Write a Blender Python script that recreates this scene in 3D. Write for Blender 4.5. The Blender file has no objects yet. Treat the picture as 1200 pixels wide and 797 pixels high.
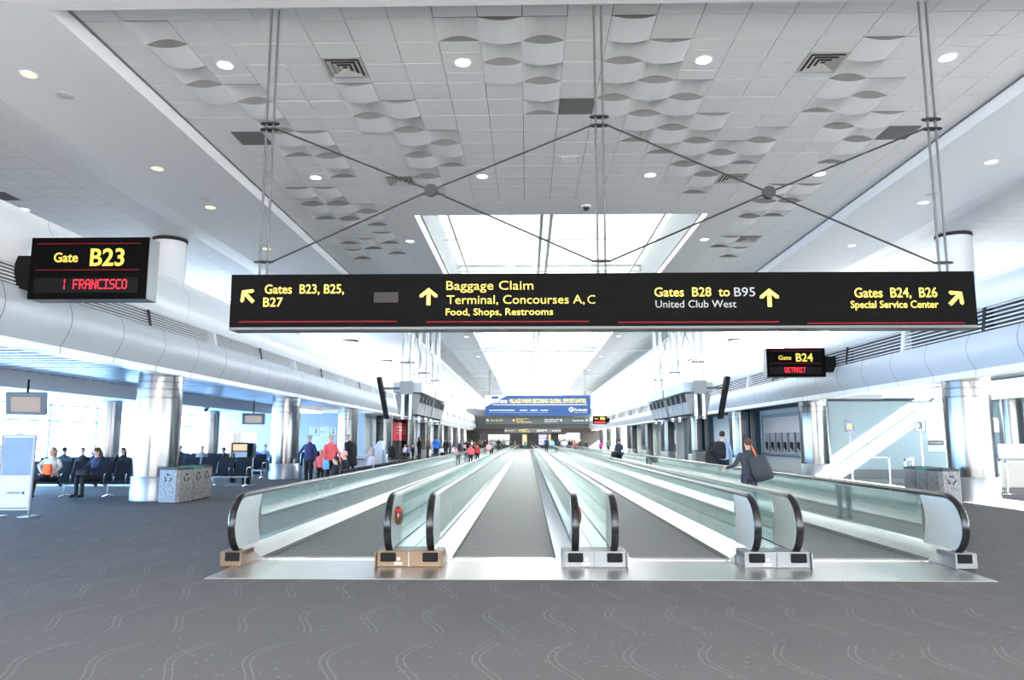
import bpy, bmesh, math, random
import numpy as np
from mathutils import Vector, Matrix, Euler
random.seed(7)
S = bpy.context.scene
COL = S.collection
PI = math.pi

# ------------------------------------------------------------------ camera, world, lights, exposure
F_PX, VPX, VPY, CAM_H, ROLL = 860.0, 618.0, 515.5, 1.6, math.radians(0.17)
def _basis():
    c = Vector(((VPX-600)/F_PX, (398.5-VPY)/F_PX, 1)).normalized()
    up = Vector((math.sin(-ROLL), math.cos(ROLL), 0)); up = (up-c*up.dot(c)).normalized()
    return up.cross(c), c, up                      # world X, Y, Z seen in camera axes (right, up, forward)
WX, WY, WZ = _basis()
def ray(px, py):
    d = Vector(((px-600)/F_PX, (398.5-py)/F_PX, 1))
    return Vector((WX.dot(d), WY.dot(d), WZ.dot(d)))
def at(px, py, Y):                                 # the point at depth Y seen at a pixel
    d = ray(px, py); return d*(Y/d.y)+Vector((0, 0, CAM_H))
def gnd(px, py, z=0.0):                            # the point at height z seen at a pixel
    d = ray(px, py); return d*((z-CAM_H)/d.z)+Vector((0, 0, CAM_H))
cam = bpy.data.cameras.new('camera'); cam.lens = F_PX/1200*36; cam.sensor_width = 36; cam.clip_end = 1000
co = bpy.data.objects.new('camera', cam); COL.objects.link(co)
r_ = Vector((WX.x, WY.x, WZ.x)); u_ = Vector((WX.y, WY.y, WZ.y)); f_ = Vector((WX.z, WY.z, WZ.z))
co.matrix_world = Matrix(((r_.x, u_.x, -f_.x, 0), (r_.y, u_.y, -f_.y, 0), (r_.z, u_.z, -f_.z, CAM_H), (0, 0, 0, 1)))
S.camera = co
S.view_settings.view_transform = 'Standard'; S.view_settings.look = 'None'
S.view_settings.gamma = 1; S.view_settings.use_curve_mapping = False
S.view_settings.exposure = 2.22
S.cycles.transparent_max_bounces = 48; S.cycles.max_bounces = 9; S.cycles.diffuse_bounces = 5; S.cycles.glossy_bounces = 4
S.cycles.use_denoising = True; S.cycles.sample_clamp_indirect = 6; S.cycles.caustics_reflective = False; S.cycles.caustics_refractive = False

w = bpy.data.worlds.new('sky'); S.world = w; w.use_nodes = True
WORLD_STRENGTH = 1.9
w.node_tree.nodes['Background'].inputs[0].default_value = (0.93, 0.96, 1.0, 1); w.node_tree.nodes['Background'].inputs[1].default_value = WORLD_STRENGTH
XC = 0.86                                          # centre line of the concourse
SKY_L, WIN_L, CLER_FILL_L = .95, 2.4, 7                            # radiance of the skylights, the window wall and the added clerestory fill
def area(name, loc, sx, sy, radiance, color, rot):
    l = bpy.data.lights.new(name, 'AREA'); l.shape = 'RECTANGLE'; l.size = sx; l.size_y = sy
    l.energy = radiance*PI*sx*sy; l.color = color
    o = bpy.data.objects.new(name, l); COL.objects.link(o); o.location = loc; o.rotation_euler = rot; o.visible_camera = True; return o      # seen as the white sky it stands for
BAYS = [(18.2, 28), (28, 47), (47, 66), (66, 85), (85, 104), (104, 130)]
for a, b in BAYS: area('skylight_daylight', (XC, (a+b)/2, 8.32), 7.06, b-a-.5, SKY_L*(.75 if a < 20 else 1.0 if a < 40 else 1.8), (1, .99, .97), (0, 0, 0))
area('skylight_daylight', (XC, -4, 8.75), 7.0, 12, SKY_L*.2, (1, .99, .97), (0, 0, 0))   # unseen skylight added behind the viewer to light the near end
area('window_and_fill_light', (-22.6, 22, 1.9), 4.4, 50, WIN_L*2.5, (.22, .54, 1), (0, -PI/2, 0))
area('window_and_fill_light', (24.4, 4, 1.7), 3.6, 27, .8, (.85, .93, 1), (0, PI/2, 0))  # fill added for the right floor, beyond a made-up window
for sg in (-1, 1): area('clerestory_fill', (XC+sg*17.2, 87, 5.7), 2.9, 92, CLER_FILL_L, (.84, .92, 1) if sg < 0 else (.95, .97, 1), (0, sg*PI/2, 0))  # unseen fill lamps added on both sides to brighten the far ceiling
sun = bpy.data.lights.new('sun', 'SUN'); sun.energy = 38; sun.angle = .006; sun.color = (1, .95, .87)
so = bpy.data.objects.new('sun', sun); COL.objects.link(so)
so.rotation_euler = Vector((-1.5, .9, -1.0)).to_track_quat('-Z', 'Y').to_euler()

# ------------------------------------------------------------------ materials
def mat(name, col, rough=.6, metal=0.0, noise=0.0, nscale=6.0, spec=.5, emit=None, estr=0, coat=0, stretch=None):
    m = bpy.data.materials.new(name); m.use_nodes = True; nt = m.node_tree; p = nt.nodes['Principled BSDF']
    p.inputs['Base Color'].default_value = (*col, 1); p.inputs['Roughness'].default_value = rough; p.inputs['Metallic'].default_value = metal
    p.inputs['Specular IOR Level'].default_value = spec; p.inputs['Coat Weight'].default_value = coat
    if emit: p.inputs['Emission Color'].default_value = (*emit, 1); p.inputs['Emission Strength'].default_value = estr
    if noise:
        tc = nt.nodes.new('ShaderNodeTexCoord'); n = nt.nodes.new('ShaderNodeTexNoise'); n.inputs['Scale'].default_value = nscale; n.inputs['Detail'].default_value = 4
        src = tc.outputs['Object']
        if stretch:
            mp = nt.nodes.new('ShaderNodeMapping'); mp.inputs['Scale'].default_value = stretch; nt.links.new(src, mp.inputs['Vector']); src = mp.outputs[0]
        nt.links.new(src, n.inputs['Vector'])
        mx = nt.nodes.new('ShaderNodeMix'); mx.data_type = 'RGBA'
        mx.inputs[6].default_value = (*[max(0, c*(1-noise)) for c in col], 1); mx.inputs[7].default_value = (*[min(1, c*(1+noise)) for c in col], 1)
        nt.links.new(n.outputs['Fac'], mx.inputs[0]); nt.links.new(mx.outputs[2], p.inputs['Base Color'])
    return m
def glass(name, tint, haze, hazecol, refl=.65, rough=.03, power=3.0, base=.06):
    m = bpy.data.materials.new(name); m.use_nodes = True; nt = m.node_tree; nt.nodes.remove(nt.nodes['Principled BSDF']); out = nt.nodes['Material Output']
    t = nt.nodes.new('ShaderNodeBsdfTransparent'); t.inputs[0].default_value = (*tint, 1)
    d = nt.nodes.new('ShaderNodeBsdfDiffuse'); d.inputs[0].default_value = (*hazecol, 1)
    g = nt.nodes.new('ShaderNodeBsdfGlossy'); g.inputs['Roughness'].default_value = rough; g.inputs[0].default_value = (.95, 1, .99, 1)
    lw = nt.nodes.new('ShaderNodeLayerWeight'); lw.inputs[0].default_value = .5
    pw = nt.nodes.new('ShaderNodeMath'); pw.operation = 'POWER'; pw.inputs[1].default_value = power; nt.links.new(lw.outputs['Facing'], pw.inputs[0])
    ml = nt.nodes.new('ShaderNodeMath'); ml.operation = 'MULTIPLY_ADD'; ml.inputs[1].default_value = refl; ml.inputs[2].default_value = base; nt.links.new(pw.outputs[0], ml.inputs[0])
    a = nt.nodes.new('ShaderNodeMixShader'); a.inputs[0].default_value = haze; nt.links.new(t.outputs[0], a.inputs[1]); nt.links.new(d.outputs[0], a.inputs[2])
    b = nt.nodes.new('ShaderNodeMixShader'); nt.links.new(ml.outputs[0], b.inputs[0]); nt.links.new(a.outputs[0], b.inputs[1]); nt.links.new(g.outputs[0], b.inputs[2])
    nt.links.new(b.outputs[0], out.inputs[0]); return m
def carpet():
    m = mat('carpet', (.16, .155, .155), .95, spec=.1); nt = m.node_tree; p = nt.nodes['Principled BSDF']; N = nt.nodes.new; L = nt.links.new
    def math_(op, a, b=None, c=None):
        n = N('ShaderNodeMath'); n.operation = op
        for i, v in enumerate((a, b, c)):
            if v is None: continue
            if isinstance(v, (int, float)): n.inputs[i].default_value = v
            else: L(v, n.inputs[i])
        return n.outputs[0]
    tc = N('ShaderNodeTexCoord'); sp = N('ShaderNodeSeparateXYZ'); L(tc.outputs['Object'], sp.inputs[0]); x, y = sp.outputs[0], sp.outputs[1]
    ph = math_('MULTIPLY', y, 2*PI/1.34)
    wob = math_('MULTIPLY', math_('SINE', ph), .105)
    u = math_('DIVIDE', math_('ADD', x, wob), .56)
    cell = math_('SUBTRACT', math_('FRACT', u), .5)
    def line(off, wdt):
        d = math_('ABSOLUTE', math_('SUBTRACT', cell, off)); return math_('LESS_THAN', d, wdt)
    ln = math_('MAXIMUM', line(-.05, .013), line(.05, .013))
    mask = math_('GREATER_THAN', math_('SINE', math_('ADD', math_('MULTIPLY', ph, 1.0), .6)), -.75)
    ns = N('ShaderNodeTexNoise'); ns.inputs['Scale'].default_value = 14; ns.inputs['Detail'].default_value = 3; L(tc.outputs['Object'], ns.inputs['Vector'])
    lf = math_('MULTIPLY', math_('MULTIPLY', ln, mask), math_('MULTIPLY', ns.outputs['Fac'], 1.0))
    n2 = N('ShaderNodeTexNoise'); n2.inputs['Scale'].default_value = 90; n2.inputs['Detail'].default_value = 5; L(tc.outputs['Object'], n2.inputs['Vector'])
    n3 = N('ShaderNodeTexNoise'); n3.inputs['Scale'].default_value = .8; L(tc.outputs['Object'], n3.inputs['Vector'])
    vo = N('ShaderNodeTexVoronoi'); vo.inputs['Scale'].default_value = 9; L(tc.outputs['Object'], vo.inputs['Vector'])
    fl = math_('MULTIPLY', math_('LESS_THAN', vo.outputs['Distance'], .13), .22)
    k = math_('ADD', math_('MULTIPLY', n2.outputs['Fac'], .5), math_('ADD', math_('MULTIPLY', n3.outputs['Fac'], .22), .64))
    mx = N('ShaderNodeMix'); mx.data_type = 'RGBA'; mx.blend_type = 'MULTIPLY'; mx.inputs[0].default_value = 1; mx.inputs[6].default_value = (.138, .134, .132, 1)
    cb = N('ShaderNodeCombineColor'); [L(k, cb.inputs[i]) for i in range(3)]; L(cb.outputs[0], mx.inputs[7])
    m2 = N('ShaderNodeMix'); m2.data_type = 'RGBA'; L(math_('ADD', math_('MULTIPLY', lf, .34), fl), m2.inputs[0]); L(mx.outputs[2], m2.inputs[6]); m2.inputs[7].default_value = (.42, .42, .41, 1)
    L(m2.outputs[2], p.inputs['Base Color']); return m
M = dict(
 carpet=carpet(), tile=mat('ceiling_tile', (.87, .87, .86), .9, noise=.03, nscale=30), bulge=mat('curved_panel', (.93, .93, .92), .7), bulgeshade=mat('panel_end_shade', (.19, .19, .19), .9), seam=mat('seam_dark', (.22, .22, .22), .9),
 drywall=mat('drywall', (.84, .84, .84), .85, noise=.015), white=mat('white_paint', (.86, .87, .88), .5), cove=mat('cove_paint', (.84, .85, .86), .7),
 panel=mat('bulkhead_panel', (.57, .61, .66), .38, noise=.02, nscale=2), panelseam=mat('panel_seam', (.12, .14, .17), .7), lip=mat('bulkhead_lip', (.86, .88, .90), .35),
 slat=mat('louver_slat', (.74, .76, .78), .45), dark=mat('dark_void', (.03, .03, .035), .8),
 steel=mat('brushed_steel', (.22, .215, .21), .20, 1, .10, 3, stretch=(1, 1, 14)), steel2=mat('satin_steel', (.70, .70, .70), .35, 1, .08, 5), chrome=mat('chrome', (.86, .86, .87), .1, 1),
 slatgap=mat('slat_gap', (.04, .05, .07), .7), mirror=mat('mirror_slats', (.70, .76, .84), .22, .6), plate=mat('landing_steel', (.46, .445, .43), .34, 1, .10, 3, stretch=(.6, 8, 1)),
 decksteel=mat('deck_steel', (.56, .57, .58), .22, 1, .05, 4), belt=mat('pallet_belt_metal', (.205, .21, .21), .6, .12, .12, 3, stretch=(30, .6, 1)), rubber=mat('black_rubber', (.012, .011, .011), .22, spec=.6), blackp=mat('black_plastic', (.008, .008, .009), .6, spec=.15),
 newel=mat('frosted_newel', (.66, .70, .69), .32, .25), bronze=mat('copper_housing', (.50, .26, .17), .28, 1), red=mat('red_button', (.70, .02, .02), .35),
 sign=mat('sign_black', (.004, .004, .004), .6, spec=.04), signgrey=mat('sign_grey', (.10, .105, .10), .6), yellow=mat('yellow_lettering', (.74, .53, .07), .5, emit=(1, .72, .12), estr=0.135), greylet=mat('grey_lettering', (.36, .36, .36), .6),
 redline=mat('red_line', (.15, .004, .006), .7, spec=.2), led=mat('red_led', (.9, .02, .04), .5, emit=(1, .025, .06), estr=.30), brownish=mat('sign_patch', (.022, .014, .015), .7),
 ventmetal=mat('vent_metal', (.55, .54, .50), .6), wire=mat('dark_wire', (.035, .035, .035), .6, spec=.2), rod=mat('steel_rod', (.11, .11, .11), .45, .3), disc=mat('grey_disc', (.045, .044, .042), .7, spec=.2), alum=mat('aluminium', (.27, .28, .29), .45, .7), grille=mat('return_grille', (.14, .14, .14), .6),
 lampw=mat('white_lamp', (1, 1, 1), .5, emit=(1, .98, .95), estr=2), lampa=mat('amber_lamp', (1, .8, .5), .5, emit=(1, .50, .14), estr=0.77),
 wallblue=mat('blue_grey_wall', (.40, .47, .53), .6, noise=.03), walllight=mat('pale_blue_wall', (.40, .52, .55), .55, noise=.02), wallgrey=mat('grey_wall', (.50, .54, .54), .6), navy=mat('dark_navy_trim', (.035, .06, .085), .5), basebrd=mat('grey_base', (.22, .24, .26), .6),
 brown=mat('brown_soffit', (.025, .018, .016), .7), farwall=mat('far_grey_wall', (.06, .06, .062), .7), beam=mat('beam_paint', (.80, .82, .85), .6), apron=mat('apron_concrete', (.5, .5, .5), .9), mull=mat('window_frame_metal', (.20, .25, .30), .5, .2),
 seatblk=mat('seat_vinyl', (.012, .015, .022), .6, spec=.2), seatblue=mat('seat_blue', (.05, .08, .16), .5), granite=mat('speckled_granite', (.22, .22, .225), .5, noise=.95, nscale=16), binlid=mat('bin_lid', (.035, .045, .05), .5), bingreen=mat('bin_green_lid', (.04, .22, .15), .5),
 poster=mat('poster_blue', (.20, .29, .44), .4, noise=.25, nscale=2.0), posterw=mat('poster_white', (.62, .65, .70), .4), blue=mat('banner_blue', (.012, .062, .20), .5), banw=mat('banner_white', (.9, .9, .9), .5), banyel=mat('banner_yellow', (.95, .70, .20), .5), screen=mat('screen', (.12, .10, .08), .3, emit=(.42, .36, .34), estr=0.21), screeno=mat('screen_orange', (.4, .22, .1), .3, emit=(.8, .45, .2), estr=0.175),
 shopo=mat('shop_lit_orange', (.3, .18, .09), .5, emit=(1, .60, .30), estr=0.36, noise=.0), shopp=mat('shop_lit_purple', (.3, .3, .6), .5, emit=(.42, .45, 1), estr=0.36), shopw=mat('shop_lit_white', (.8, .8, .8), .5, emit=(1, .97, .93), estr=0.495), redsign=mat('red_sign', (.62, .03, .05), .5, emit=(.7, .03, .05), estr=0.045),
 glassb=glass('balustrade_glass', (.88, .95, .935), .15, (.72, .84, .82), .75, .05, 2.6, .08), glassw=glass('window_glass', (.93, .97, 1), .0, (1, 1, 1), .5, .02, 4, .03), glassr=glass('skylight_glass', (.96, .98, .98), .05, (.9, .95, .95), .3, .05, 4, .03),
 deckpale=mat('pale_deck', (.74, .82, .81), .28, .5), tan=mat('tan_reflection', (.20, .135, .085), .35, .6), paper=mat('label_white', (.85, .85, .85), .6))

# ------------------------------------------------------------------ mesh helpers
class MB:
    def __init__(s): s.v = []; s.f = []; s.mi = []
    def add(s, vs, fs, mi=0):
        b = len(s.v); s.v += [tuple(x) for x in vs]; s.f += [tuple(i+b for i in f) for f in fs]; s.mi += [mi]*len(fs); return s
    def box(s, x0, y0, z0, x1, y1, z1, mi=0, rot=None, org=None):
        vs = [Vector((x, y, z)) for z in (z0, z1) for y in (y0, y1) for x in (x0, x1)]
        if rot is not None:
            o = Vector(org) if org else Vector(((x0+x1)/2, (y0+y1)/2, (z0+z1)/2)); R = Euler(rot).to_matrix(); vs = [R@(p-o)+o for p in vs]
        return s.add(vs, [(0, 2, 3, 1), (4, 5, 7, 6), (0, 1, 5, 4), (2, 6, 7, 3), (0, 4, 6, 2), (1, 3, 7, 5)], mi)
    def prism(s, prof, y0, y1, mi=0, closed=True):      # profile of (x, z) swept along Y
        n = len(prof); vs = [(x, y0, z) for x, z in prof]+[(x, y1, z) for x, z in prof]
        fs = [(i, (i+1) % n, n+(i+1) % n, n+i) for i in range(n if closed else n-1)]
        if closed: fs += [tuple(range(n))[::-1], tuple(range(n, 2*n))]
        return s.add(vs, fs, mi)
    def plate(s, poly, a, b, axis=2, mi=0):              # polygon extruded along an axis
        n = len(poly)
        def P(u, v, t): return (u, v, t) if axis == 2 else ((u, t, v) if axis == 1 else (t, u, v))
        vs = [P(u, v, a) for u, v in poly]+[P(u, v, b) for u, v in poly]
        return s.add(vs, [(i, (i+1) % n, n+(i+1) % n, n+i) for i in range(n)]+[tuple(range(n))[::-1], tuple(range(n, 2*n))], mi)
    def ring(s, rings, mi=0, cap=True):                  # rings: lists of points with equal count
        n = len(rings[0]); vs = [p for r in rings for p in r]; fs = []
        for k in range(len(rings)-1):
            for i in range(n): fs.append((k*n+i, k*n+(i+1) % n, (k+1)*n+(i+1) % n, (k+1)*n+i))
        if cap: fs += [tuple(range(n))[::-1], tuple(range((len(rings)-1)*n, len(rings)*n))]
        return s.add(vs, fs, mi)
    def tube(s, path, r, n=8, mi=0, closed=False, flat=None):
        path = [Vector(p) for p in path]; rings = []; rr = r if isinstance(r, (list, tuple)) else [r]*len(path); up = None
        for i, p in enumerate(path):
            t = (path[min(i+1, len(path)-1)]-path[max(i-1, 0)]).normalized()
            if up is None: up = Vector((0, 0, 1)) if abs(t.z) < .9 else Vector((1, 0, 0))
            a = t.cross(up).normalized(); b = a.cross(t).normalized(); up = b
            fa, fb = flat if flat else (1, 1)
            rings.append([p+a*math.cos(2*PI*k/n)*rr[i]*fa+b*math.sin(2*PI*k/n)*rr[i]*fb for k in range(n)])
        return s.ring(rings, mi)
    def cyl(s, p, q, r, n=12, mi=0, r2=None): return s.tube([p, q], [r, r if r2 is None else r2], n, mi)
    def lathe(s, prof, c=(0, 0), n=24, mi=0, cap=True):            # profile of (radius, z) round a vertical axis
        return s.ring([[(c[0]+r*math.cos(2*PI*k/n), c[1]+r*math.sin(2*PI*k/n), z) for k in range(n)] for r, z in prof], mi, cap)
    def ell(s, c, r, n=14, m=9, mi=0, rot=None):
        c = Vector(c); R = rot.to_matrix() if rot else Matrix.Identity(3); rings = []
        for j in range(1, m):
            a = -PI/2+PI*j/m
            rings.append([c+R@Vector((r[0]*math.cos(a)*math.cos(2*PI*k/n), r[1]*math.cos(a)*math.sin(2*PI*k/n), r[2]*math.sin(a))) for k in range(n)])
        return s.ring(rings, mi)
    def xform(s, mtx): s.v = [tuple(mtx@Vector(p)) for p in s.v]; return s
    def build(s, name, mats, parent=None, smooth=False, bevel=0, kind=None):
        me = bpy.data.meshes.new(name); me.from_pydata(s.v, [], s.f)
        for m in (mats if isinstance(mats, (list, tuple)) else [mats]): me.materials.append(M[m] if isinstance(m, str) else m)
        if any(s.mi): me.polygons.foreach_set('material_index', s.mi)
        bm = bmesh.new(); bm.from_mesh(me); bmesh.ops.recalc_face_normals(bm, faces=bm.faces); bm.to_mesh(me); bm.free()
        o = bpy.data.objects.new(name, me); COL.objects.link(o)
        if parent: o.parent = parent
        if smooth:
            me.polygons.foreach_set('use_smooth', [True]*len(me.polygons)); me.set_sharp_from_angle(angle=math.radians(38))
        if bevel:
            b = o.modifiers.new('bevel', 'BEVEL'); b.width = bevel; b.segments = 2; b.limit_method = 'ANGLE'
        if kind: o['kind'] = kind
        return o
def tag(o, label, cat, group=None):
    o['label'] = label; o['category'] = cat
    if group: o['group'] = group
    return o
def thing(name, loc, label, cat, group=None, rz=0):
    o = bpy.data.objects.new(name, None); COL.objects.link(o); o.location = loc; o.rotation_euler = (0, 0, rz); o.empty_display_size = .1
    return tag(o, label, cat, group)
KIDS = {}
def copy_tree(o, loc, label, rz=None, parent=None):
    c = o.copy(); COL.objects.link(c)
    if parent: c.parent = parent
    else:
        c.location = loc
        if rz is not None: c.rotation_euler = (0, 0, rz)
        c['label'] = label
    for ch in list(o.children): copy_tree(ch, None, None, None, c)
    return c
ORD = ['first', 'second', 'third', 'fourth', 'fifth', 'sixth', 'seventh', 'eighth', 'ninth', 'tenth', 'eleventh', 'twelfth', 'thirteenth', 'fourteenth', 'fifteenth']
def text_mesh(s, size=1.0, bold=0.0):
    cu = bpy.data.curves.new('t', 'FONT'); cu.body = s; cu.size = size; cu.offset = bold; cu.extrude = .004; cu.resolution_u = 3
    o = bpy.data.objects.new('t', cu); COL.objects.link(o); dg = bpy.context.evaluated_depsgraph_get()
    me = bpy.data.meshes.new_from_object(o.evaluated_get(dg)); bpy.data.objects.remove(o); bpy.data.curves.remove(cu); return me
def lettering(s, x0, x1, z0, z1, y, m, parent, bold=.0, name='lettering', axis='y'):
    """text filling the box x0..x1, z0..z1 (z0 = baseline, z1 = cap top) on a face that looks towards -Y"""
    me = text_mesh(s, 1.0, bold); n = len(me.vertices); a = np.empty(n*3); me.vertices.foreach_get('co', a); a = a.reshape(-1, 3)
    capm = text_mesh('H', 1.0); h = max(v.co.y for v in capm.vertices); bpy.data.meshes.remove(capm)
    mn, mx_ = a[:, 0].min(), a[:, 0].max()
    b = np.zeros_like(a); b[:, 0] = x0+(a[:, 0]-mn)/(mx_-mn)*(x1-x0); b[:, 2] = z0+a[:, 1]/h*(z1-z0); b[:, 1] = y-a[:, 2]
    me.vertices.foreach_set('co', b.ravel()); me.update(); me.materials.clear(); me.materials.append(M[m]); me.name = name
    o = bpy.data.objects.new(name, me); COL.objects.link(o); o.parent = parent; return o
DOT = {'A': '01110 10001 10001 11111 10001 10001 10001', 'C': '01111 10000 10000 10000 10000 10000 01111', 'D': '11110 10001 10001 10001 10001 10001 11110', 'E': '11111 10000 10000 11110 10000 10000 11111', 'F': '11111 10000 10000 11110 10000 10000 10000', 'I': '11111 00100 00100 00100 00100 00100 11111', 'N': '10001 11001 11001 10101 10011 10011 10001', 'O': '01110 10001 10001 10001 10001 10001 01110', 'R': '11110 10001 10001 11110 10100 10010 10001', 'S': '01111 10000 10000 01110 00001 00001 11110', 'T': '11111 00100 00100 00100 00100 00100 00100', '|': '00010 00010 00010 00000 00010 00010 00010', ' ': '00000 00000 00000 00000 00000 00000 00000'}
def led_text(s, x0, x1, z0, z1, y, parent):
    mb = MB(); nc = len(s)*6-1; dx = (x1-x0)/nc; dz = (z1-z0)/7
    for i, ch in enumerate(s):
        for r, row in enumerate(DOT[ch].split()):
            for c, b in enumerate(row):
                if b == '1': x = x0+(i*6+c)*dx; z = z1-(r+1)*dz; mb.box(x, y-.006, z+dz*.06, x+dx*.94, y, z+dz*.94)
    return mb.build('led_lettering', 'led', parent)
def arrow(cx, cz, s, ang, y, parent, m='yellow'):
    pts = [(-.11, -.5), (.11, -.5), (.11, .18), (.33, -.04), (.5, -.04), (.5, .10), (0, .5), (-.5, .10), (-.5, -.04), (-.33, -.04), (-.11, .18)]
    c, sn = math.cos(ang), math.sin(ang)
    mb = MB(); mb.plate([(cx+s*(u*c-v*sn), cz+s*(u*sn+v*c)) for u, v in pts], y-.004, y, axis=1); return mb.build('arrow', m, parent)

# ------------------------------------------------------------------ the shell: floor, ceilings, bulkheads, walls
Y0, Y1 = -10.0, 134.0
mb = MB(); mb.box(-22, Y0, -.3, 24, Y1+6, 0); mb.build('floor', 'carpet', kind='structure')
mb = MB(); mb.box(-160, -60, -4.2, -22.0, 240, -4); mb.build('ground_left', 'apron', kind='structure')
mb = MB(); mb.box(24.0, -60, -4.2, 160, 240, -4); mb.build('ground_right', 'apron', kind='structure')
ZC, T, HW = 7.3, .609, 6.97
BULGE = {(-10, -1): 'U', (-10, 0): 'D', (-10, 1): 'U', (-10, 2): 'D', (-9, 2): 'U', (-9, 3): 'D', (-9, 4): 'U', (-9, 5): 'D', (-9, 6): 'U', (-8, 5): 'D', (-8, 6): 'U', (-8, 7): 'D', (-8, 8): 'U',
 (-6, 2): 'D', (-6, 3): 'U', (-6, 4): 'D', (-5, 3): 'D', (-5, 4): 'U', (-5, 5): 'D', (-5, 6): 'U', (-5, 7): 'D', (-5, 8): 'U', (-5, 9): 'D', (-5, 10): 'U', (-4, 5): 'U', (-4, 6): 'D', (-4, 7): 'U',
 (-3, -1): 'U', (-2, -1): 'D', (-2, 0): 'U', (-2, 1): 'D', (-1, -1): 'U', (-1, 0): 'D', (-1, 1): 'U', (-1, 2): 'D', (-1, 3): 'U',
 (1, -1): 'D', (1, 0): 'U', (1, 1): 'D', (1, 2): 'U', (1, 3): 'D', (2, 0): 'D', (2, 1): 'U', (2, 2): 'D', (2, 3): 'U', (2, 4): 'D', (2, 5): 'U', (3, 2): 'U', (3, 3): 'D', (3, 4): 'U', (3, 5): 'D', (3, 6): 'U',
 (4, 4): 'D', (4, 5): 'U', (4, 6): 'D', (4, 7): 'U', (4, 8): 'D', (5, 6): 'U', (5, 7): 'D', (5, 8): 'U', (5, 9): 'D', (5, 10): 'U', (6, 5): 'U', (6, 6): 'D', (6, 7): 'U',
 (7, 0): 'D', (7, 1): 'U', (7, 2): 'D', (7, 3): 'U', (8, 2): 'U', (8, 3): 'D', (8, 4): 'U', (8, 5): 'D', (9, 4): 'D', (9, 5): 'U', (9, 6): 'D', (9, 7): 'U'}
for k, (c, r, t) in enumerate([(-10, 10, 'D'), (-10, 11, 'U'), (-10, 12, 'D'), (-10, 13, 'U'), (-9, 10, 'D'), (-9, 11, 'U'), (-9, 12, 'D'), (-9, 13, 'U'), (-9, 14, 'D'), (-8, 12, 'U'), (-8, 13, 'D'), (-8, 14, 'U'), (-9, 17, 'D'), (-9, 18, 'U'), (-8, 16, 'D'), (-8, 17, 'U'), (-8, 19, 'U'), (-10, 17, 'U'), (-10, 19, 'D'), (-10, 20, 'U')]):
    BULGE[(c, r)] = t; BULGE[(-c-1, r)] = t
YR = 9.90                                                       # near edge of tile row 0
LIGHT_C, LIGHT_Y = (-9, -3, 3, 9), (10.50, 15.38)
def tile_field(x0, x1, ya, yb, name):
    mb = MB(); g = .006; eps = 1e-4
    cs = range(-12, 13); r0 = math.floor((ya-YR)/T-eps); r1 = math.ceil((yb-YR)/T+eps)
    for c in cs:
        a = max(x0, XC+(c-.5)*T); b = min(x1, XC+(c+.5)*T)
        if b-a < .05: continue
        cuts = [YR+r*T for r in range(r0, r1+1)]
        if c in LIGHT_C:                                        # a lamp sits in a tile of its own between two half tiles
            for ly in LIGHT_Y:
                near = min(cuts, key=lambda q: abs(q-ly))
                if abs(near-ly) < T: cuts = [q for q in cuts if q != near]+[ly-T/2+.002, ly+T/2]
            cuts = sorted(cuts)
        for q0, q1 in zip(cuts, cuts[1:]):
            q0, q1 = max(q0, ya), min(q1, yb)
            if q1-q0 < .03: continue
            t = BULGE.get((c, math.floor(((q0+q1)/2-YR)/T)))
            if t and b-a > T*.9:
                n = 10; s = -.05 if t == 'D' else .085
                prof = [(a+(b-a)*i/n, ZC+s*(1-(2*i/n-1)**2)) for i in range(n+1)]
                mb.prism(prof, q0+.001, q1-.001, 1, closed=False)
                for yy in (q0+.001, q1-.001):
                    mb.add([(x, yy, z) for x, z in prof]+[(x, yy, ZC-.0005) for x, z in prof], [(i, i+1, n+2+i, n+1+i) for i in range(n)], 2)  # shade at the tile ends put in as a dark grey
            else:
                mb.box(a+g, q0+.011, ZC, b-g, q1-.011, ZC+.03)
    return mb.build(name, ['tile', 'bulge', 'bulgeshade'], kind='structure')
tile_field(XC-HW, XC+HW, 8.2, 17.2, 'ceiling')
for a, b in BAYS:
    ya = 17.2 if a < 20 else a+.3
    tile_field(XC-HW, XC-4.57, ya, b-.3, 'ceiling'); tile_field(XC+4.57, XC+HW, ya, b-.3, 'ceiling')
OPN = 3.55
mb = MB()                                                       # seam backing, drywall band round the skylight, cross ribs
for x0, x1 in ((-HW-.05, -3.7), (3.7, HW+.05)): mb.box(XC+x0, 8.2, ZC+.13, XC+x1, Y1, ZC+.2, 1)
mb.box(XC-HW, 8.2, ZC+.13, XC+HW, 18.0, ZC+.2, 1)
mb.box(XC-4.57, 17.2, ZC, XC+4.57, 18.17, ZC+.06)
for s in (-1, 1): mb.box(XC+s*(OPN+.175), 18.17, ZC, XC+s*4.57, Y1, ZC+.06)
for a, b in BAYS[1:]: mb.box(XC-HW, a-.3, ZC-.05, XC+HW, a+.3, ZC+.06)
mb.box(XC-HW, 129.7, ZC-.05, XC+HW, Y1, ZC+.06)
mb.build('ceiling', ['drywall', 'seam'], kind='structure')
mb = MB()                                                       # skylight well
ZG = 8.15
for s in (-1, 1):
    mb.prism([(XC+s*OPN, ZC-.01), (XC+s*(OPN+.05), ZC-.01), (XC+s*(OPN+.05), ZG+.5), (XC+s*OPN, ZG+.5)], 18.17, 130)
mb.box(XC-OPN, 18.1, ZC+.001, XC+OPN, 18.17, ZG+.5); mb.box(XC-OPN, 130, ZC, XC+OPN, 130.1, ZG+.5)
for a, b in BAYS[1:]: mb.box(XC-OPN, a-.25, ZC+.061, XC+OPN, a+.25, ZC+.2)
mb.build('trim_skylight_well', mat('well_paint', (.42, .45, .47), .7), kind='structure')
mb = MB()
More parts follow.
